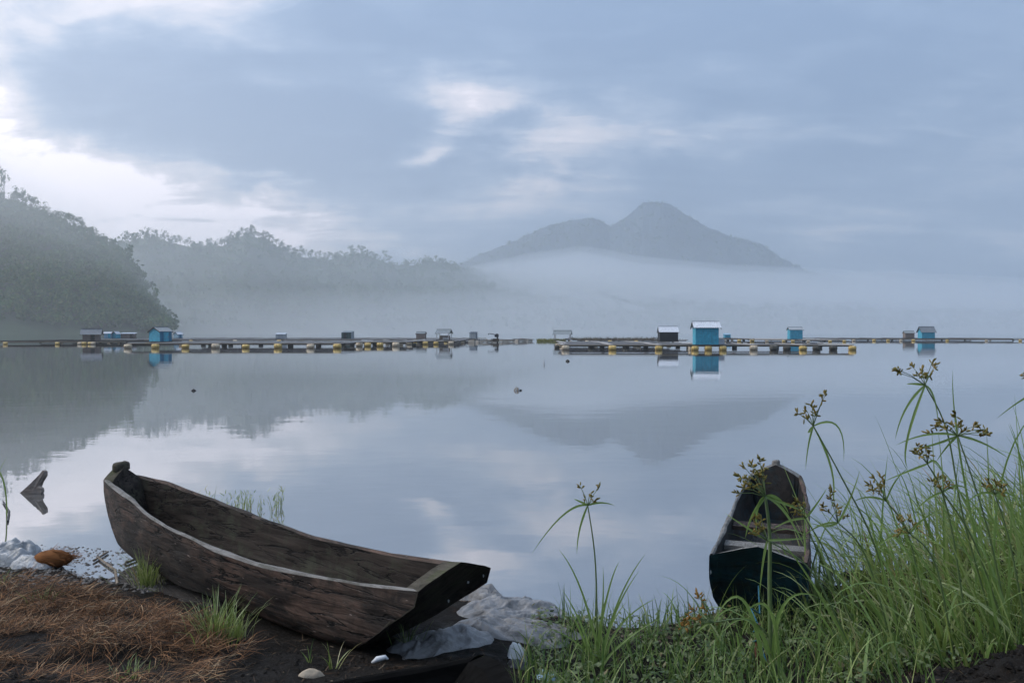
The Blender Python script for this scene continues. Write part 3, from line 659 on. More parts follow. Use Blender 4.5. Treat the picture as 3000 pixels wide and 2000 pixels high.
for y in (0, .9, 1.7):
    o = link('beam', PL['dark_wood'], None, hf, (0, y, .40)); o.scale = (3.0, .16, .1)
X_, z, w_, h_ = place(1935, 1988, 1001, 956, 91)
hut('black tarpaulin sided hut with white metal roof', (X_, 92, .52), w_, 1.9, 1.10, .62, .1, R(-3), 'black_sheet', 'white_sheet', 0)
X_, z, w_, h_ = place(426, 490, 1001, 956, 84)
hut('deep blue hut with open grey gabled roof on the wide left raft', (X_ - .1, 85.2, .55), 1.45, 1.7, 1.15, .42, .14, R(62), 'blue_wall2', 'grey_sheet', 6, (0, .6, .95, 'blue_wall'), side='blue_wall')
X_, z, w_, h_ = place(232, 283, 1003, 967, 106)
hut('brown hut with dark gabled roof near the left edge', (X_, 107, .41), 2.0, 1.6, 1.0, .62, .28, R(20), 'brown_wood', 'dark_sheet', 6, (.2, .5, .85, 'dark_wood'))
X_, z, w_, h_ = place(308, 326, 991, 969.5, 142)
hut('small grey and turquoise hut right behind the brown hut', (X_, 142, .47), 1.1, 1.1, .92, .25, .12, R(14), 'blue_pale', 'white_sheet', 3, (.3, .4, .8, 'blue_wall'))
hut('narrow turquoise gabled hut touching the small grey hut', (fx(336, 142), 142.6, .47), .95, .9, .85, .38, .1, R(70), 'blue_wall', 'white_sheet', 3)
hut('low brown hut with flat pale roof left of the deep blue hut', (fx(377, 144), 144, .47), 2.2, 1.5, .85, .16, .14, R(8), 'brown_wood', 'white_sheet', 5, (.7, .5, .75, 'dark_wood'), True)
hut('tiny pale blue hut right of the deep blue hut', (fx(522, 146), 146, .47), 1.0, 1.2, .78, .42, .14, R(58), 'blue_pale', 'white_sheet', 4, (.0, .4, .6, 'blue_wall2'))
hut('faint whitish hut alone in the middle of the far left rafts', (fx(824, 138), 138, .45), 1.6, 1.2, .78, .2, .1, R(0), 'pale_grey', 'white_sheet', 4, None, True)
hut('dark green hut with pale right wall and slanted roof', (fx(1019, 136), 136, .45), 1.75, 1.4, 1.08, .22, .12, R(-10), 'green_wall', 'grey_sheet', 4, (-.2, .5, .9, 'black_sheet'), True, side='pale_grey')
hut('little brown hut left of the brown open hut', (fx(1234, 136), 136, .45), 1.5, 1.2, .92, .28, .1, R(-8), 'brown_wood', 'grey_sheet', 4)
t9 = hut('brown open sided hut with grey roof above foam floats', (fx(1301, 110), 110, .5), 1.75, 1.5, 1.0, .46, .16, R(-12), 'brown_wood', 'grey_sheet', 0, None, posts=True)
MB().box((0, .3, .35), (1.5, .06, .6)).build('back_wall', M['brown_wood'], t9); MB().box((.3, -.2, .25), (.7, .5, .35)).build('sack', M['plastic'], t9)
hut('narrow grey hut with curved dark roof left of the engine', (fx(1387, 140), 140, .42), 1.15, 1.1, 1.05, .18, .12, R(-14), 'pale_grey', 'dark_sheet', 3, None, True, side='dark_sheet')
ts = hut('open shelter with pale roof on thin posts beside the yellow weeds', (fx(1648, 125), 125, .38), 2.5, 1.4, .96, .5, .2, R(-10), 'pale_grey', 'grey_sheet', 0, None, posts=True, name='open_shelter')
hut('far tiny turquoise hut peeping out behind the tall turquoise hut', (fx(2130, 148), 148, .5), 1.1, 1.0, .62, .2, .1, 0, 'blue_wall', 'blue_pale', 3, None, True)
hut('turquoise hut with flat grey roof on the far raft right of the long raft', (fx(2332, 133), 133.5, .40), 2.05, 1.6, 1.62, .38, .14, R(-3), 'blue_wall', 'pale_grey', 7, None)
hut('small brownish hut left of the far right turquoise hut', (fx(2662, 160), 160, .44), 1.75, 1.3, 1.0, .4, .1, R(-5), 'brown_wood', 'grey_sheet', 4)
hut('wide turquoise hut with sloping grey roof at far right', (fx(2722, 146), 147, .42), 2.25, 2.0, 1.25, .92, .22, R(-6), 'blue_wall', 'dark_sheet', 6, None)

# dark engine with its arm, and the small things afloat
en = empty('outboard_engine', (fx(1455, 122), 122, .1)); tag(en, 'dark engine with a long arm at the end of the foam raft', 'engine')
MB().box((0, 0, .95), (.62, .5, .42), 0, .1).box((.05, 0, 1.2), (.4, .4, .14)).build('motor', M['engine'], en)
MB().tube([(-.2, 0, 1.12), (-.75, .1, 1.24), (-1.2, .1, 1.3)], [.07, .06, .05]).tube([(-1.2, .1, 1.3), (-1.28, .1, 1.12)], .07).build('arm', M['engine'], en)
MB().tube([(.1, 0, .8), (.14, 0, -.2)], .13).build('shaft', M['engine'], en); MB().box((-.1, 0, .3), (.9, .5, .5)).build('mount', M['debris'], en)
bo = empty('white_bottle', (fx(1594, 40), 40, -.02)); tag(bo, 'white bottle bobbing upright far out on the water', 'bottle')
MB().tube([(0, 0, -.1), (0, 0, .12), (0, 0, .17), (0, 0, .24)], [.045, .045, .02, .018], 10).build('body', M['white'], bo, True); MB().tube([(0, 0, .24), (0, 0, .27)], .024, 8).build('cap', M['white'], bo)
tag(MB().tube([(-.1, 0, .02), (0, 0, .06), (.1, .02, .02)], [.03, .06, .03], 6).build('brown_float', M['debris'], loc=(fx(1663, 44), 44, 0)), 'small brown float left of the long raft', 'float')
by = empty('net_buoy', (fx(1515, 22), 22, 0)); by.scale = (.85, .85, .62); tag(by, 'brown net buoy with white bits floating in the middle of the lake', 'buoy')
for q in range(9):
    a = q * .7; MB().tube([(math.cos(a) * .07 + .02 * math.sin(q * 3), math.sin(a) * .06, -.03), (math.cos(a) * .09, math.sin(a) * .06, .04), (math.cos(a + .5) * .04, math.sin(a) * .03, .10 + .03 * (q % 3))], [.022, .026, .015], 5).build('net_knot', M['white' if q % 2 == 0 else 'tan_stone'], by)
MB().box((.10, 0, .02), (.10, .08, .06)).build('dark_block', M['engine'], by)
tag(MB().tube([(-.06, 0, 0), (0, 0, .03), (.07, 0, 0)], [.015, .03, .01], 6).build('floating_chip', M['engine'], loc=(at(448, 897, 22.0).x, 21.9, 0)), 'dark chip floating alone on the left half of the lake', 'chip')

# ------------------------------------------------------------------ dugout canoes
def canoe(name, label, x0, y0, x1, y1, hfun, bfun, keel, mats, rake0, rake1, peak0, peak1, thick=.05, knob=False, ru=.22, flat=None, ends=.07, taper=.10, spots=()):
    """ends at (x0,y0) and (x1,y1); hfun gunwale height, bfun half beam, keel(u) bottom height; raked flat ends with a peaked top edge"""
    L = math.hypot(x1 - x0, y1 - y0); t = empty(name, (x0, y0, 0), math.atan2(y1 - y0, x1 - x0)); tag(t, label, 'canoe', 'dugout canoes on the shore')
    nu, na = 44, 15
    def sect(s, inner):
        out = []
        ins = thick if inner else 0
        for k in range(2 * na - 1):
            a = (k - (na - 1)) / (na - 1)                     # -1 near gunwale .. 0 keel .. 1 far gunwale
            c = math.cos((1 - abs(a)) * math.pi / 2); dp = math.sin((1 - abs(a)) * math.pi / 2)
            lat = math.copysign(abs(c) ** .54, a) if a else 0.0; dep = dp ** .8
            e0 = ends if inner else 0
            rk = max(0, dep - ru) / (1 - ru)
            u = (e0 / L + rake0 * rk) * (1 - s) + s * (1 - e0 / L - rake1 * rk)
            um = min(max(u, 0), 1); b_ = bfun(um) - ins; h_ = hfun(um); kz = keel(um) + (thick * 1.2 if inner else 0)
            wob = .011 * fbm(u * 7, a * 2.5, 1.0, 4, 2.0 + (.4 if inner else 0))
            out.append((u * L, lat * b_ * (1 - taper * dep) + wob, h_ + (kz - h_) * dep + (wob if abs(a) < .99 else .6 * wob)))
        return out
    S = [1 - (1 - i / (nu - 1)) for i in range(nu)]
    A = [sect(s, False) for s in S]; B = [sect(s, True) for s in S]; m_ = 2 * na - 1
    def loft(rows, flip):
        V = [p for r_ in rows for p in r_]
        Fc = [(i * m_ + k, (i + 1) * m_ + k, (i + 1) * m_ + k + 1, i * m_ + k + 1) for i in range(len(rows) - 1) for k in range(m_ - 1)]
        return V, [f[::-1] for f in Fc] if flip else Fc
    V, Fc = loft(A, False); link('hull', mesh('hull', V, Fc, True), mats[0], t)
    V, Fc = loft(B, True); link('hull_inside', mesh('hull_inside', V, Fc, True), mats[1], t)
    for side in (0, m_ - 1):                                  # rounded gunwale tops
        mb = MB()
        for i in range(nu - 1):
            for q in range(3):
                def pt(i_, q_):
                    f = q_ / 3; a_, b_ = Vector(A[i_][side]), Vector(B[i_][side]); p_ = a_.lerp(b_, f); p_.z += .012 * math.sin(math.pi * f) + .004 * fbm(p_.x * 5, side, 1, 2, 4.0); return p_
                k = len(mb.v); mb.v += [tuple(pt(i, q)), tuple(pt(i + 1, q)), tuple(pt(i + 1, q + 1)), tuple(pt(i, q + 1))]
                mb.f.append((k, k + 1, k + 2, k + 3) if side else (k + 3, k + 2, k + 1, k))
        mb.build('gunwale', mats[3 if side == 0 else 0], t, True)
    for e, pk in ((0, peak0), (nu - 1, peak1)):               # raked end boards
        o, ii = A[e], B[e]; sg = -1 if e == 0 else 1
        cols = 13; V = []; Fc = []
        for lay, sec in ((0, o), (1, ii)):
            for k in range(m_):
                p_ = Vector(sec[k]) + Vector((sg * .004 if lay == 0 else -sg * .004, 0, 0)); V.append(tuple(p_))
            for k in range(cols):                             # top edge, raised in the middle
                f = k / (cols - 1); p_ = Vector(sec[0]).lerp(Vector(sec[-1]), f); p_.z += pk * (1 - abs(2 * f - 1)) ** .85 + .008 * fbm(f * 4, e, 1, 2, 8.0) * math.sin(math.pi * f); p_.x += sg * (pk * .35 * (1 - abs(2 * f - 1)) + (.004 if lay == 0 else -.004)); V.append(tuple(p_))
        per = m_ + cols
        # fill: match keel-side points with top-edge points column by column
        for lay in (0, 1):
            b0 = lay * per; row = []
            for k in range(m_):
                f = (V[b0 + k][1] - V[b0][1]) / (V[b0 + m_ - 1][1] - V[b0][1] + 1e-9); row.append(b0 + m_ + int(round(min(max(f, 0), 1) * (cols - 1))))
            if lay == 0: row0 = row
            for k in range(m_ - 1):
                a_, b_, c_, d_ = b0 + k, b0 + k + 1, row[k + 1], row[k]
                f = (a_, b_, c_, d_) if c_ != d_ else (a_, b_, c_)
                Fc.append(f if (lay == 0) == (sg > 0) else f[::-1])
        nf = len(Fc) // 2
        mbe = MB(); mbe.add(V, Fc[:nf]); eb = mbe.build('end_board', mats[2], t)
        mbi = MB(); mbi.add(V, Fc[nf:]); mbi.build('end_board_inside', mats[1], eb)
        for k, f in (spots if e else ()):                     # dried white droppings on the outer face
            p_ = Vector(V[k]).lerp(Vector(V[row0[k]]), f); ms = MB(); a_ = random.uniform(0, 6)
            ms.add([(p_.x + sg * .004, p_.y + .009 * math.cos(q * 1.05 + a_) * random.uniform(.6, 1.2), p_.z + .012 * math.sin(q * 1.05 + a_) * random.uniform(.6, 1.3)) for q in range(6)] + [(p_.x + sg * .008, p_.y, p_.z)], [(q, (q + 1) % 6, 6) for q in range(6)] + [tuple(range(6))])
            ms.build('white_spot', M['white'], eb)
        mb2 = MB()
        for k in range(cols - 1):
            q = [V[m_ + k], V[m_ + k + 1], V[per + m_ + k + 1], V[per + m_ + k]]; mb2.add(q, [(0, 1, 2, 3) if sg < 0 else (3, 2, 1, 0)])
        mb2.build('end_board_rim', mats[4], eb)
        if knob and e == 0:
            c_ = (Vector(V[m_ + cols // 2]) + Vector(V[per + m_ + cols // 2])) / 2
            V3 = []; rr = knob
            for zq, r_ in ((-.03, 1.0), (.008, 1.0), (.022, .9), (.03, .6)): V3 += [(c_.x + x_ * rr * r_ * .8, c_.y + y_ * rr * r_, c_.z + zq + .006 * ((x_ + y_) > 0)) for x_, y_ in ((-1, -.7), (-.4, -1), (.6, -1), (1, -.5), (1, .6), (.5, 1), (-.6, 1), (-1, .6))]
            F3 = [(i * 8 + k, i * 8 + (k + 1) % 8, (i + 1) * 8 + (k + 1) % 8, (i + 1) * 8 + k) for i in range(3) for k in range(8)] + [tuple(24 + k for k in range(8))]
            mb3 = MB(); mb3.add(V3, F3); mb3.build('knob', mats[4], eb, True)
    return t
h1_ = lambda u: .379 + .642 * (u - .615) ** 2 - .312 * (u - .615) ** 4 - .035 * max(0, (.12 - u) / .12)
def b1_(u):
    t_ = 2 * u - 1
    return .284 * (1 - (.60 if t_ < 0 else .142) * abs(t_) ** 2.2)
k1_ = lambda u: .012 + .012 * u + .10 * max(0, (.16 - u) / .16) ** 1.5 + .03 * max(0, (u - .85) / .15) ** 1.5
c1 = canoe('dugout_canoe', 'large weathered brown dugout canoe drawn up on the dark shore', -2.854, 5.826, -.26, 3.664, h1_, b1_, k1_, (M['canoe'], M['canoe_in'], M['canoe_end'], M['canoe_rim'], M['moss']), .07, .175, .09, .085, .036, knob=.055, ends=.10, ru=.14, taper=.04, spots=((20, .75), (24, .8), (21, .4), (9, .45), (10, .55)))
for px_, py_ in ((1297, 1679), (1396, 1679), (1343, 1720), (1207, 1768), (1218, 1760), (1254, 1704)): pass
h2_ = lambda u: .30 + .28 * (u - .45) ** 2
b2_ = lambda u: .272 * (1 - (.24 if u < .5 else .05) * abs(2 * u - 1) ** 2.4)
k2_ = lambda u: -.06 + .05 * abs(2 * u - 1) ** 3
p0, p1 = at(1740, 1262, 4.25), at(1782, 1100, 7.0)
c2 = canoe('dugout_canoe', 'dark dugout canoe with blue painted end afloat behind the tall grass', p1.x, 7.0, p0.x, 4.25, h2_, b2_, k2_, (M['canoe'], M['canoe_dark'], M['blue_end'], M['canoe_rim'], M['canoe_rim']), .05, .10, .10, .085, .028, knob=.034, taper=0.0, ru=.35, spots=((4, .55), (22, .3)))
c2L = math.hypot(p0.x - p1.x, 2.75)
for u_, w_, z_, mt in ((.75, .13, .27, 'grey_wood'), (.52, .16, .24, 'canoe')):
    link('thwart', prism('canoe_rim' if mt == 'grey_wood' else 'canoe'), None, c2, (c2L * u_, 0, z_)).scale = (w_, 2 * b2_(u_) - .07, .028)
link('bailer', prism('white'), None, c2, (c2L * .7, .08, .03)).scale = (.1, .1, .06)
h3_ = lambda u: .25 + .05 * (2 * u - 1) ** 4
c3 = canoe('dugout_canoe', 'black tarred canoe lying in the shade at the bottom edge', -2.75, 2.0, -.05, 3.06, h3_, lambda u: .25 * (1 - .3 * abs(2 * u - 1) ** 2.5), lambda u: .06 + .05 * abs(2 * u - 1) ** 2, (M['black_wood'],) * 5, .05, .06, .03, .03, .035)

# ------------------------------------------------------------------ things lying on the shore
def gpt(x, y):                                       # picture point -> the ground under it
    D = 4.0
    for _ in range(30):
        p_ = at(x, y, D); e = p_.z - gz(p_.x, p_.y); D += e * 2.2
        D = min(max(D, 1.8), 9)
    return at(x, y, D)
def crumple(name, label, cat, c, sx, sy, h, rz, mat, seed, n=34, amp=.4, sub=1.0):
    V = []; Fc = []; cr, sr = math.cos(rz), math.sin(rz)
    for j in range(n):
        for i in range(n):
            u, v = 2 * i / (n - 1) - 1, 2 * j / (n - 1) - 1
            r_ = (abs(u) ** 2.6 + abs(v) ** 2.6) ** (1 / 2.6); th = math.atan2(v, u)
            e = 1 + .22 * mnoise.noise(Vector((math.cos(th) * 1.6 + seed, math.sin(th) * 1.6, seed)))
            x, y = u * sx * e, v * sy * e
            dome = max(0, 1 - r_ ** 2.2) ** .55
            wu, wv = u + .35 * mnoise.noise(Vector((u * 1.3, v * 1.3, seed))), v + .35 * mnoise.noise(Vector((v * 1.4, u * 1.2, seed + 7)))
            q1 = mnoise.noise(Vector((wu * 1.1, wv * 1.1, seed + 2))); q2 = mnoise.noise(Vector((wv * 1.6, wu * 1.3, seed + 5)))
            fold = (.5 + .5 * math.sin(sub * (4.5 * wv + 2.2 * wu) + 5 * q1 + seed)) ** 1.4
            fold2 = (.5 + .5 * math.sin(sub * (9 * wu - 5 * wv) + 6 * q2 + seed * 2)) ** 2
            cr1 = 1 - 2.4 * abs(mnoise.noise(Vector((wu * 2.3, wv * 2.9, seed + 9)))); cr2 = 1 - 2.2 * abs(mnoise.noise(Vector((wu * 5.5, wv * 4.6, seed + 11))))
            z = h * dome * (1 - amp * .66 + amp * .42 * fold + amp * .18 * fold2 * (1 - .5 * fold) + amp * .34 * cr1 + amp * .15 * cr2) * (1 + .3 * q1)
            X0, Y0 = c[0] + x * cr - y * sr, c[1] + x * sr + y * cr
            V.append((X0, Y0, max(gz(X0, Y0), -.01) + z - .012))
    Fc = [(j * n + i, j * n + i + 1, (j + 1) * n + i + 1, (j + 1) * n + i) for j in range(n - 1) for i in range(n - 1)]
    return tag(link(name, mesh(name, V, Fc, True), mat), label, cat)
g_ = gpt(1175, 1405); crumple('plastic_sack', 'large crumpled grey sack at the water beyond the canoe bow', 'sack', g_, .31, .2, .085, .3, M['tarp'], 1.3, 72, .95, 1.0)
g_ = gpt(1180, 1448); crumple('plastic_sack', 'flattened grey sack lying nearest the white litter, in front of the others', 'sack', g_, .34, .14, .075, -.2, M['tarp'], 4.1, 72, .95, 1.1)
g_ = gpt(1015, 1475); crumple('plastic_sack', 'muddy grey sack partly under the canoe bow', 'sack', g_, .28, .2, .065, .5, M['tarp'], 7.7, 64, .95, 1.1)
g_ = gpt(1105, 1376); crumple('plastic_sack', 'small pale sack tip showing right beneath the canoe bow', 'sack', g_, .16, .10, .10, -.5, M['tarp'], 9.2, 24, .7)
g_ = gpt(1250, 1447); crumple('plastic_sack', 'thin grey sheet end trailing towards the tall single sedge', 'sack', g_, .22, .09, .05, -.3, M['tarp'], 12.2, 26, .7)
g_ = gpt(35, 1292); crumple('plastic_bag', 'crumpled dirty white plastic bag at the left edge', 'bag', g_, .17, .13, .17, .2, M['plastic'], 2.6, 40, .55, 1.2)
g_ = gpt(70, 1300); crumple('plastic_bag', 'flat pale flap of plastic in front of the coconut husk', 'bag', g_, .17, .08, .08, -.15, M['plastic'], 6.6, 30, .3, .8)
g_ = gpt(1190, 1512); crumple('paper_litter', 'white scrap standing in the grass right of the black canoe', 'litter', g_, .05, .035, .09, .2, M['white'], 3.3, 14, .4)
g_ = gpt(1255, 1558); crumple('paper_litter', 'pale blue scrap low in the grass at the bottom edge', 'litter', g_, .05, .04, .05, .2, M['blue_plastic'], 5.3, 14, .5)
g_ = gpt(1200, 1530); crumple('black_bag', 'small black plastic scrap beside the white scrap', 'litter', g_, .07, .05, .04, .2, M['black_plastic'], 8.3, 16, .5)
g_ = gpt(715, 1552); crumple('tan_rock', 'small tan rock on the dark soil before the canoe', 'rock', g_, .055, .03, .04, .5, M['tan_stone'], 1.1, 16, .2)
p_ = at(867, 1530, 3.05); tag(MB().tube([(-.03, 0, -.005), (-.01, 0, .008), (.02, .01, .012), (.032, .01, .004)], [.004, .011, .009, .003], 7).build('white_feather', M['white'], loc=(p_.x, 3.1, p_.z), smooth=True), 'tiny white feather on the rim of the black canoe', 'feather')
# coconut husk
g_ = gpt(100, 1305); hk = empty('coconut_husk', (g_.x + .03, g_.y + .06, g_.z)); tag(hk, 'orange brown coconut husk behind the white plastic bag', 'husk')
mb = MB(); n_ = 14
for j in range(9):
    for i in range(n_):
        a = i / n_ * 6.28318; q = math.pi * j / 8; mb.v.append((.13 * math.cos(q) * 1.0, .065 * math.sin(q) * math.cos(a), .05 + .06 * math.sin(q) * math.sin(a) + .008 * mnoise.noise(Vector((i, j, 1)))))
mb.f = [(j * n_ + i, j * n_ + (i + 1) % n_, (j + 1) * n_ + (i + 1) % n_, (j + 1) * n_ + i) for j in range(8) for i in range(n_)]
mb.build('shell', M['husk'], hk, True)
nb_ = 420; q = rng.uniform(0, math.pi, nb_); a = rng.uniform(0, 6.28, nb_)
base = np.stack([.12 * np.cos(q), .063 * np.sin(q) * np.cos(a), .05 + .058 * np.sin(q) * np.sin(a)], 1)
V, Fc = ribbons(base, rng.normal(0, .5, nb_), rng.uniform(.04, .11, nb_), rng.uniform(1.0, 1.7, nb_), rng.uniform(-.6, .8, nb_), np.full(nb_, .005), 3)
tag(link('husk_fibre', mesh('husk_fibre', V, Fc), M['husk'], hk), kind='stuff')
# driftwood in the water
p_ = at(78, 1138, 8.0); dw = empty('driftwood', (p_.x, 8.0, 0)); tag(dw, 'forked grey driftwood slanting out of the water at far left', 'driftwood')
def slab(pts, y0, y1, mat, name, par):
    k = len(pts); V = [(x, y0 + .02 * math.sin(x * 20), z) for x, z in pts] + [(x * .97 + .01, y1, z * .97) for x, z in pts]
    mb = MB(); mb.add(V, [tuple(range(k)), tuple(range(k, 2 * k))[::-1]] + [(i, i + k, (i + 1) % k + k, (i + 1) % k) for i in range(k)]); return mb.build(name, mat, par)
slab([(-.17, -.04), (-.02, -.03), (.05, .04), (.075, .105), (.115, .17), (.115, .215), (.095, .225), (.06, .18), (-.02, .09)], -.03, .03, M['bark2'], 'plank', dw)
slab([(-.15, -.04), (.09, -.04), (.12, .02), (.115, .055), (.085, .075), (.06, .06), (.03, .02)], -.09, -.035, M['bark2'], 'broken_end', dw)
# sticks near the canoe's far end
for i, (pts_, lab) in enumerate([(((228, 1295), (265, 1322), (270, 1345)), 'grey forked twig on the mud left of the canoe'), (((288, 1316), (318, 1306)), 'short pale stick on the mud left of the canoe'), (((8, 1212), (22, 1225), (18, 1240)), 'thin dark twig poking from shallow water at the left edge'), (((215, 1298), (248, 1285)), 'thin brown twig beside the forked twig')]):
    Q = []
    for px_, py_ in pts_:
        g_ = gpt(px_, py_); g_.z = max(g_.z, 0) + .012; Q.append(g_)
    o = MB().tube(Q, [.008] * len(Q), 6).build('stick', M['twig' if i != 2 else 'engine']); tag(o, lab, 'stick')
# stake and blue rope
g_ = gpt(1738, 1545); sx_, sy_, sz_ = g_
tag(MB().tube([(0, 0, -.1), (.0, 0, .1), (.008, 0, .22)], [.011, .011, .009], 7).build('stake', M['stake'], loc=g_), 'thin reddish stake in the grass below the blue ended canoe', 'stake')
rp = MB(); e_ = at(1742, 1345, 4.1)
rp.tube([g_ + Vector((.012, -.01, .20)), g_ + Vector((.015, .15, .24)), (e_ + g_) / 2 + Vector((.01, 0, .06)), e_], [.0035] * 4, 6)
rp.tube([g_ + Vector((.014 * math.cos(q * 1.3), .014 * math.sin(q * 1.3), .12 + q * .009)) for q in range(14)], .004, 5)
rp.tube([g_ + Vector((.012, 0, .14)), g_ + Vector((.03, -.05, .06)), g_ + Vector((.06, -.12, .02))], .004, 5)
tag(rp.build('mooring_rope', M['rope'], None, True), 'blue rope running from the reddish stake to the canoe', 'rope')
# pebbles at the waterline
def pebbles(label, region, n, smin, smax, mat):
    Vs, Fs, k = [], [], 0
    oct_ = np.array([(1, 0, 0), (-1, 0, 0), (0, 1, 0), (0, -1, 0), (0, 0, 1), (0, 0, -1)], float); f_ = np.array([(0, 2, 4), (2, 1, 4), (1, 3, 4), (3, 0, 4), (2, 0, 5), (1, 2, 5), (3, 1, 5), (0, 3, 5)])
    for _ in range(n):
        x, y = region(); s = rng.uniform(smin, smax); z = max(gz(x, y), -.004)
        A_ = np.array(Matrix.Rotation(rng.uniform(0, 6.28), 3, 'Z')); Vs.append((oct_ * np.array([rng.uniform(.8, 1.6), rng.uniform(.7, 1.1), rng.uniform(.4, .7)]) * s * rng.uniform(.9, 1.1, (6, 1))) @ A_.T + (x, y, z + s * .15)); Fs.append(f_ + k); k += 6
    tag(link('gravel', mesh('gravel', np.concatenate(Vs), np.concatenate(Fs)), mat), label, kind='stuff')
ys = lambda x: float(np.interp(x, SX, SY))
def reg(x0, x1, d0, d1):
    def f():
        x = rng.uniform(x0, x1); return x, ys(x) - d0 - (d1 - d0) * rng.beta(1.3, 1.6)
    return f
pebbles('dark pebbles and clods along the left waterline', reg(-4.3, -2.2, -.35, .7), 1700, .005, .018, M['stone'])
pebbles('brown gravel at the waterline right of the sacks', reg(-.3, 1.2, -.06, .35), 800, .004, .013, plain('brown gravel', (.10, .075, .055), .8, .5, 40))
pebbles('dark clods and crumbs over the earth mound at the lower right', lambda: (rng.uniform(1.2, 2.6), rng.uniform(2.65, 3.5)), 900, .006, .022, M['soil'])
pebbles('small clods over the dark soil in front', lambda: (rng.uniform(-2.2, .3), rng.uniform(2.6, 3.7)), 900, .004, .014, M['soil'])

# ------------------------------------------------------------------ dry straw heap
def picked(n, poly_fn): return np.array([poly_fn() for _ in range(n)])
def straw_pos():
    while True:
        x, y = rng.uniform(-3.2, -1.15), rng.uniform(2.85, 5.0)
        q = at(0, 1568, 1)                                     # keep to the heap: a band left of the canoe
        lim = np.interp(x, [-3.2, -2.4, -1.9, -1.4, -1.15], [4.75, 4.75, 4.3, 3.75, 3.55])
        if y < lim and rng.random() < (.35 + .65 * (y > 3.35 + .15 * (x + 2.4))) and fbm(x, y, 3.4, 3, 5.5) > -.12: return x, y
ns = 17000
P = picked(ns, straw_pos); heap = np.array([max(0, .10 * (.6 + fbm(x, y, 1.8, 3, 7.7))) for x, y in P])
clump = np.array([fbm(x, y, 1.7, 2, 11.0) for x, y in P])
B_ = np.stack([P[:, 0], P[:, 1], [gz(x, y) for x, y in P] + heap * rng.uniform(.1, 1, ns) * .9], 1)
V, Fc = ribbons(B_, .35 + clump * 3.4 + rng.normal(0, .85, ns), rng.uniform(.03, .16, ns), rng.uniform(1.0, 1.8, ns), rng.normal(.4, .9, ns), rng.uniform(.0012, .0045, ns), 4)
tag(link('dry_straw', mesh('dry_straw', V, Fc), M['straw']), 'heap of reddish brown dry straw left of the canoe', kind='stuff')

n_ = 1500; P = np.stack([rng.uniform(-2.6, .25, n_), rng.uniform(2.75, 4.6, n_)], 1); P = P[P[:, 1] < np.interp(P[:, 0], [-2.6, -1.6, .25], [5.2, 4.2, 3.6])]; P = np.concatenate([P, np.stack([rng.uniform(1.2, 2.7, 700), rng.uniform(2.65, 3.5, 700)], 1)]); n_ = len(P)
V, Fc = ribbons(np.stack([P[:, 0], P[:, 1], [gz(x, y) + .004 for x, y in P]], 1), rng.uniform(0, 6.28, n_), rng.uniform(.01, .07, n_), rng.uniform(1.3, 1.65, n_), rng.normal(.1, .4, n_), rng.uniform(.002, .008, n_), 2)
tag(link('leaf_litter', mesh('leaf_litter', V, Fc), leafmat('rotting leaf bits', [(0, (.012, .009, .007)), (.6, (.045, .028, .017)), (.9, (.11, .075, .045)), (1, (.25, .22, .17))], .8, .2, .05)), 'rotting leaf bits strewn over the dark soil', kind='stuff')

# ------------------------------------------------------------------ grass
def tuft(name, label, g, n, L, spread, width, mat, lean=0.0, leanaz=0.0, cat='grass tuft', nseg=5):
    t = empty(name, g); tag(t, label, cat)
    th = rng.uniform(0, 6.28, n); r_ = np.abs(rng.normal(0, spread, n))
    b = np.stack([r_ * np.cos(th), r_ * np.sin(th), np.full(n, -.015)], 1); azs = th + rng.normal(0, .5, n)
    azs = np.where(rng.random(n) < lean, leanaz + rng.normal(0, .5, n), azs)
    V, Fc = ribbons(b, azs, L * rng.uniform(.45, 1.1, n), rng.uniform(.05, .5, n), rng.uniform(.2, 1.3, n), width * rng.uniform(.6, 1.3, n), nseg)
    o = link('blades', mesh('blades', V, Fc), mat, t); tag(o, kind='stuff'); return t
tuft('grass_tuft', 'tall green tuft growing against the far end of the brown canoe', gpt(338, 1345), 170, .30, .05, .0055, M['grass'])
tuft('grass_tuft', 'light green tuft in the straw beside the middle of the canoe', gpt(495, 1470), 150, .25, .05, .007, M['grass'])
tuft('grass_tuft', 'small tuft right of the light green tuft under the canoe', gpt(545, 1465), 50, .18, .03, .006, M['grass'])
tuft('grass_tuft', 'pale sprout with few blades before the canoe bow', gpt(765, 1535), 7, .18, .015, .008, M['grass'])
tuft('grass_tuft', 'thin sprout left of the pale sprout', gpt(712, 1520), 5, .13, .01, .005, M['grass_low'])
tuft('grass_tuft', 'yellowish tuft at the lower left bottom edge', gpt(300, 1556), 70, .09, .07, .005, M['grass'])
tuft('grass_tuft', 'sparse green sprigs at the left edge behind the straw', gpt(95, 1385), 40, .12, .05, .005, M['grass_low'])
tuft('grass_tuft', 'green sprigs at the left edge by the plastic bag', gpt(6, 1340), 30, .12, .03, .005, M['grass_low'])
tuft('grass_tuft', 'dark sprigs under the bow of the brown canoe', gpt(935, 1490), 30, .16, .04, .005, M['grass_low'])
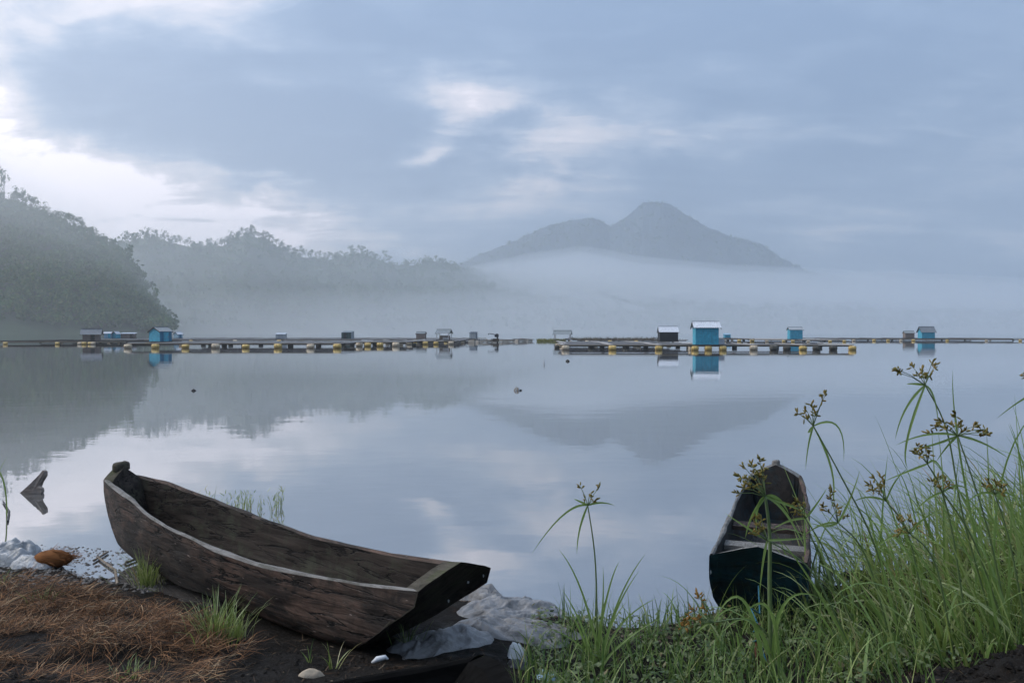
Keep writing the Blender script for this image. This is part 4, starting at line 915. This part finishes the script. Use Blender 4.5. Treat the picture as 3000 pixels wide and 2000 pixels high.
# water weeds beyond the canoe
wsp = empty('water_weeds', at(560, 1150, 7.2).xy.to_3d()); tag(wsp, 'thin green reeds standing in the water behind the brown canoe', 'reeds')
nb_ = 60; bx = rng.normal(0, .3, nb_); b = np.stack([np.clip(bx, -.55, .3), rng.normal(0, .12, nb_), np.full(nb_, -.05)], 1)
V, Fc = ribbons(b, rng.uniform(0, 6.28, nb_), rng.uniform(.1, .26, nb_), rng.uniform(.05, .5, nb_), rng.uniform(0, .5, nb_), rng.uniform(.006, .012, nb_), 4)
nl = 150; k_ = rng.integers(0, nb_, nl); lb = b[k_] + np.stack([rng.normal(0, .02, nl), np.zeros(nl), rng.uniform(.06, .2, nl)], 1)
V2, F2 = ribbons(lb, rng.uniform(0, 6.28, nl), rng.uniform(.04, .09, nl), rng.uniform(.4, 1.1, nl), rng.uniform(0, .6, nl), np.full(nl, .009), 3)
tag(link('stems', mesh('stems', np.concatenate([V, V2]), np.concatenate([Fc, F2 + len(V)])), M['grass'], wsp), kind='stuff')
ep = empty('water_weeds', at(2, 1180, 7.0).xy.to_3d()); tag(ep, 'few bent green reeds standing in water at the left edge', 'reeds')
mb = MB(); ribbon(mb, bez(Vector((.05, 0, -.05)), Vector((.07, 0, .5)), Vector((-.15, 0, .42)), 10), .014, taper=False); ribbon(mb, bez(Vector((-.06, 0, -.05)), Vector((-.1, 0, .3)), Vector((.0, .1, .5)), 8), .012)
mb.build('stems', M['sedge'], ep)

# tall grass on the right
def tall_pos():
    while True:
        x, y = rng.uniform(.75, 4.6), rng.uniform(2.7, 6.2)
        if y > ys(x) + .08: continue
        if x < 1.55 and y > 4.25: continue
        lo = np.interp(x, [.75, 1.3, 2.0, 3.0, 4.6], [3.0, 2.95, 3.28, 3.45, 3.45])
        if y < lo: continue
        dens = np.interp(x, [.75, 1.35, 1.8, 2.3, 4.6], [.10, .28, .75, 1, 1])
        if rng.random() < dens: return x, y
nt_ = 1700; P = picked(nt_, tall_pos)
Lg = np.interp(P[:, 0], [.75, 1.4, 1.9, 2.5, 3.5, 4.6], [.24, .33, .43, .62, .82, .9]) * rng.uniform(.45, 1.12, nt_)
azg = np.where(rng.random(nt_) < .8, math.pi + rng.normal(.05, .5, nt_), rng.uniform(0, 6.28, nt_))
V, Fc = ribbons(np.stack([P[:, 0], P[:, 1], [gz(x, y) - .02 for x, y in P]], 1), azg, Lg, np.abs(rng.normal(.58, .26, nt_)), np.abs(rng.normal(.50, .5, nt_)), rng.uniform(.008, .028, nt_), 7, power=1.7)
tag(link('tall_grass', mesh('tall_grass', V, Fc), M['grass']), 'mass of tall leaning grass on the right bank', kind='stuff')
nt_ = 620; P = picked(nt_, tall_pos)
Lg = np.interp(P[:, 0], [.75, 1.4, 1.9, 2.5, 3.5, 4.6], [.4, .55, .78, 1.0, 1.1, 1.1]) * rng.uniform(.6, 1.05, nt_)
V, Fc = ribbons(np.stack([P[:, 0], P[:, 1], [gz(x, y) - .02 for x, y in P]], 1), np.where(rng.random(nt_) < .75, math.pi + rng.normal(.3, .6, nt_), rng.uniform(0, 6.28, nt_)), Lg, np.abs(rng.normal(.42, .22, nt_)), np.abs(rng.normal(1.1, .6, nt_)), rng.uniform(.010, .018, nt_), 10, power=2.0)
tag(link('arching_grass', mesh('arching_grass', V, Fc), M['sedge']), 'long arching bright blades standing out of the tall grass', kind='stuff')
# short grass in front
def low_pos():
    while True:
        x, y = rng.uniform(.02, 2.9), rng.uniform(2.6, 4.6)
        if y > ys(x) - .02: continue
        if x > 1.45 and y < 3.22: continue
        if x < .25 and y > 3.75: continue
        if fbm(x, y, 2.2, 2, 21.0) > -.35: return x, y
nl_ = 3600; P = picked(nl_, low_pos)
V, Fc = ribbons(np.stack([P[:, 0], P[:, 1], [gz(x, y) - .01 for x, y in P]], 1), rng.uniform(0, 6.28, nl_), rng.uniform(.06, .26, nl_), np.abs(rng.normal(.3, .25, nl_)), np.abs(rng.normal(.8, .5, nl_)), rng.uniform(.004, .0105, nl_), 5)
tag(link('short_grass', mesh('short_grass', V, Fc), M['grass_low']), 'short green grass along the bottom right', kind='stuff')
def leaf_pos():
    while True:
        x, y = rng.uniform(.1, 1.75), rng.uniform(3.0, 4.4)
        if y < ys(x) - .03 and fbm(x, y, 3, 2, 33.0) > -.15: return x, y
nv_ = 2700; P = picked(nv_, leaf_pos); s_ = rng.uniform(.008, .018, nv_)
zc = np.array([gz(x, y) for x, y in P]) + rng.uniform(.005, .085, nv_)
a = rng.uniform(0, 6.28, nv_); tl = rng.normal(0, .45, nv_); d1 = np.stack([np.cos(a), np.sin(a), tl], 1); d2 = np.stack([-np.sin(a), np.cos(a), rng.normal(0, .4, nv_)], 1)
c_ = np.stack([P[:, 0], P[:, 1], zc], 1)
V = np.stack([c_ - d1 * s_[:, None], c_ - d1 * s_[:, None] * .2 + d2 * s_[:, None] * .62, c_ + d1 * s_[:, None], c_ - d1 * s_[:, None] * .2 - d2 * s_[:, None] * .62], 1).reshape(-1, 3)
tag(link('ground_cover', mesh('ground_cover', V, np.arange(nv_ * 4).reshape(-1, 4)), M['leaf']), 'small leafy plants covering the bank by the water', kind='stuff')

# ------------------------------------------------------------------ sedges with flower heads
def ellip(mb, c, d, L, r):
    d = d.normalized(); a = d.cross(Vector((0, 0, 1)) if abs(d.z) < .9 else Vector((1, 0, 0))).normalized(); b = d.cross(a); k = len(mb.v)
    for q, rr in ((0, .35), (.35, 1), (.75, .85)): mb.v += [tuple(c + d * L * q + (a * math.cos(i * 1.2566) + b * math.sin(i * 1.2566)) * r * rr) for i in range(5)]
    mb.v.append(tuple(c + d * L))
    for j in range(2): mb.f += [(k + j * 5 + i, k + j * 5 + (i + 1) % 5, k + (j + 1) * 5 + (i + 1) % 5, k + (j + 1) * 5 + i) for i in range(5)]
    mb.f += [(k + 10 + i, k + 10 + (i + 1) % 5, k + 15) for i in range(5)]
def sedge(label, D, base, mids, head, clusters, bracts, leaves=(), dD=0.0, spike='spike', r=.005, n=7, size=1.0, dense=1.0, bw=.012):
    """picture points at distance D: stem from base through mids to head; clusters: ends of the flower rays; bracts/leaves: lists of 2-3 points"""
    b = gpt(*base) if D is None else at(base[0], base[1], D)
    if D is None: D = b.y
    b.z = min(b.z, gz(b.x, b.y)) - .03 if abs(b.z - gz(b.x, b.y)) < .25 else b.z
    t = empty('sedge_plant', b); tag(t, label, 'sedge', 'flowering sedges on the shore')
    W_ = lambda p, j=0.0: at(p[0], p[1], D + dD + j) - b
    ctrl = [Vector((0, 0, 0))] + [W_(q) for q in mids] + [W_(head)]
    pts = []
    for i in range(len(ctrl) - 1):
        p0_, p1_, p2_, p3_ = ctrl[max(i - 1, 0)], ctrl[i], ctrl[i + 1], ctrl[min(i + 2, len(ctrl) - 1)]
        for q in range(6):
            f = q / 6; pts.append(.5 * ((2 * p1_) + (p2_ - p0_) * f + (2 * p0_ - 5 * p1_ + 4 * p2_ - p3_) * f * f + (3 * p1_ - p0_ - 3 * p2_ + p3_) * f ** 3))
    pts.append(ctrl[-1])
    MB().tube(pts, [r * (1 - .45 * i / (len(pts) - 1)) for i in range(len(pts))], 6).build('stem', M['sedge_stem'], t, True)
    h = W_(head)
    for c in clusters:
        j = random.uniform(-.07, .07); e = W_(c, j); mb = MB(); mid = h.lerp(e, .5) + Vector((0, 0, .008))
        mb.tube([h, mid, e], [.0022, .0016, .0013], 4, False)
        fs = mb.build('flower_ray', M['sedge_stem'], t)
        dirn = (e - h).normalized(); ms = MB(); k = int(rng.integers(n - 2, n + 3) * dense)
        for q in range(k):
            d = (dirn * .45 + Vector((random.gauss(0, .62), random.gauss(0, .62), random.gauss(.12, .62)))).normalized()
            ellip(ms, e + d * .004 + dirn * random.uniform(-.02, .006), d, random.uniform(.018, .030) * size, random.uniform(.0032, .0046) * size)
        ms.build('spikelet_cluster', M[spike], fs)
    for c in bracts:
        q = [W_(c_, random.uniform(-.05, .05) * (i > 0)) for i, c_ in enumerate(c)]
        P_ = bez(h, q[0], q[1], 10) if len(q) == 2 else bez(h, h.lerp(q[0], .6), q[0], 4)
        mb = MB(); ribbon(mb, P_, bw, Vector((random.uniform(-.4, .4), -1, random.uniform(.0, .6))), fold=.18); mb.build('leaf', M['sedge'], t)
    for c in leaves:
        j = random.uniform(-.1, .1); o_ = Vector((random.uniform(-.03, .03), random.uniform(-.03, .03), 0)); q = [W_(c_, j) for c_ in c]
        mb = MB(); ribbon(mb, bez(o_, q[0], q[1], 12), bw * 1.1, Vector((random.uniform(-.4, .4), -1, random.uniform(0, .5))), fold=.2); mb.build('leaf', M['sedge'], t)
    return t
sedge('single tall sedge with three yellow heads before the open water', None, (1372, 1530), [(1368, 1300)], (1350, 1160), [(1333, 1117), (1355, 1135), (1377, 1118), (1342, 1142), (1365, 1150)],
      [((1300, 1150), (1222, 1270)), ((1325, 1215), (1325, 1272)), ((1380, 1148), (1411, 1160)), ((1330, 1150), (1318, 1145))],
      [((1405, 1370), (1482, 1272)), ((1400, 1400), (1468, 1310)), ((1345, 1330), (1284, 1262)), ((1340, 1420), (1290, 1352)), ((1395, 1330), (1422, 1290)), ((1400, 1420), (1510, 1372)), ((1410, 1470), (1525, 1415)), ((1330, 1440), (1300, 1380)), ((1390, 1420), (1385, 1300)), ((1380, 1450), (1440, 1380)), ((1350, 1470), (1255, 1440)), ((1400, 1480), (1490, 1450))], size=.9)
sedge('tall dark stemmed sedge leaning left beside the blue ended canoe', 3.6, (2085, 1450), [(2010, 1255), (1930, 1090)], (1868, 978), [(1830, 948), (1850, 938), (1865, 930), (1890, 915), (1895, 908), (1848, 960), (1872, 950)],
      [((1855, 1010), (1850, 1078)), ((1945, 940), (1938, 1060)), ((1938, 1100), (1905, 1180)), ((1850, 1000), (1862, 990))], [((1960, 1330), (1915, 1230))])
sedge('tallest sedge at the right with arching heads above the lake', 3.7, (2300, 1440), [(2215, 1200), (2175, 990)], (2125, 884), [(2060, 848), (2065, 856), (2092, 838), (2116, 848), (2140, 835), (2148, 840), (2118, 862), (2108, 862), (2135, 862)],
      [((2070, 930), (2056, 1010)), ((2150, 900), (2155, 975)), ((2095, 880), (2082, 882)), ((2062, 1040), (2085, 1075))], [((2180, 1010), (2188, 850)), ((2240, 1050), (2400, 925)), ((2200, 1150), (2085, 1085))], bw=.014)
sedge('bushy headed sedge just below the tallest one', 3.55, (2330, 1450), [(2270, 1220)], (2200, 1000), [(2148, 978), (2160, 965), (2195, 950), (2202, 975), (2240, 978), (2262, 985), (2268, 995), (2135, 995), (2170, 985), (2215, 990), (2185, 975), (2250, 1000)],
      [((2130, 985), (2058, 1022)), ((2130, 1030), (2090, 1030)), ((2260, 1010), (2320, 1055)), ((2175, 1020), (2150, 1060))], [((2310, 1250), (2336, 1060)), ((2260, 1150), (2150, 1070))], dense=1.3, bw=.013)
sedge('small green headed sedge left of the bushy headed one', 3.5, (2230, 1450), [(2190, 1240), (2160, 1120)], (2130, 1065), [(2098, 1035), (2108, 1025), (2125, 1028), (2135, 1040), (2110, 1045)], [((2090, 1080), (2030, 1105)), ((2150, 1040), (2172, 1100))], [((2110, 1240), (2040, 1190))])
sedge('sedge with head hiding the far end of the blue ended canoe', 3.45, (1772, 1475), [(1768, 1350), (1768, 1230)], (1758, 1140), [(1708, 1070), (1725, 1065), (1745, 1058), (1700, 1095), (1715, 1100), (1730, 1085), (1745, 1090), (1755, 1100), (1705, 1120), (1722, 1115), (1740, 1120), (1695, 1132), (1752, 1075), (1735, 1105)],
      [((1790, 1130), (1812, 1180)), ((1800, 1150), (1850, 1260)), ((1730, 1150), (1738, 1230)), ((1720, 1180), (1712, 1235)), ((1790, 1150), (1835, 1170))], [((1790, 1300), (1700, 1420)), ((1720, 1260), (1640, 1425)), ((1760, 1320), (1880, 1370)), ((1740, 1330), (1645, 1470))], dense=1.25, r=.011, bw=.018)
sedge('yellowish small sedge across the middle of the blue ended canoe', 3.4, (1985, 1450), [(1870, 1320)], (1762, 1240), [(1735, 1185), (1748, 1190), (1740, 1205), (1725, 1222), (1750, 1215), (1735, 1225)], [((1720, 1215), (1665, 1178)), ((1750, 1290), (1744, 1370)), ((1800, 1240), (1860, 1235))], [((1850, 1290), (1790, 1240))], size=.9)
sedge('sedge with orange tinged head right of the blue ended canoe', 3.6, (2060, 1430), [(1990, 1280)], (1925, 1200), [(1888, 1160), (1905, 1140), (1912, 1128), (1898, 1172), (1920, 1165), (1930, 1180), (1945, 1185)], [((1880, 1195), (1835, 1240)), ((1955, 1150), (1975, 1080)), ((1900, 1215), (1860, 1200))], [((2020, 1230), (1965, 1110))], size=.95)
sedge('sedge with a thin greenish head in front of the lake left of the right bank', 3.65, (2140, 1420), [(2090, 1240)], (2035, 1150), [(1998, 1112), (2010, 1100), (2025, 1095), (2030, 1110), (2005, 1125), (2020, 1122)], [((1990, 1130), (1955, 1155)), ((2050, 1100), (2085, 1075))], [((2060, 1260), (1985, 1195))])
sedge('sedge with a brown head low in the middle of the tall grass', 3.3, (2200, 1440), [(2150, 1300)], (2090, 1225), [(2062, 1195), (2075, 1188), (2090, 1195), (2070, 1215), (2100, 1205), (2060, 1225)], [((2050, 1220), (2010, 1260)), ((2110, 1190), (2160, 1170))], (), size=.9)
sedge('sedge with a dark head among the thick blades at the right', 3.5, (2330, 1430), [(2240, 1250)], (2165, 1130), [(2140, 1108), (2155, 1095), (2172, 1100), (2180, 1112), (2150, 1118)], [((2130, 1140), (2100, 1175)), ((2200, 1100), (2230, 1130))], ())
sedge('sedge with brown double head near the right edge', 3.4, (2370, 1400), [(2320, 1250)], (2285, 1135), [(2260, 1112), (2272, 1105), (2290, 1110), (2305, 1118), (2278, 1122), (2300, 1130)], [((2250, 1120), (2215, 1160)), ((2320, 1120), (2345, 1160))], ((((2350, 1200), (2338, 1065))),), size=1.0)
sedge('sedge cut by the right edge with a high dark head', 3.5, (2440, 1400), [(2420, 1100)], (2385, 900), [(2350, 858), (2362, 862), (2375, 850), (2395, 860)], [((2350, 910), (2290, 960)),], ())
sedge('low sedge with dry orange heads leaning over the water', 3.45, (1830, 1490), [(1740, 1432)], (1640, 1428), [(1600, 1360), (1606, 1372), (1590, 1400), (1575, 1425), (1585, 1415), (1620, 1400), (1568, 1440), (1600, 1420), (1582, 1440)], [((1610, 1430), (1580, 1480)), ((1650, 1400), (1700, 1390))], (), spike='spike_dry', size=.95)
sedge('sedge with small green head between the two canoe side sedges', 3.5, (1990, 1440), [(1910, 1300)], (1850, 1190), [(1818, 1158), (1830, 1152), (1845, 1160), (1825, 1172), (1840, 1176)], [((1810, 1190), (1775, 1215)), ((1875, 1160), (1900, 1120))], (), size=.85)
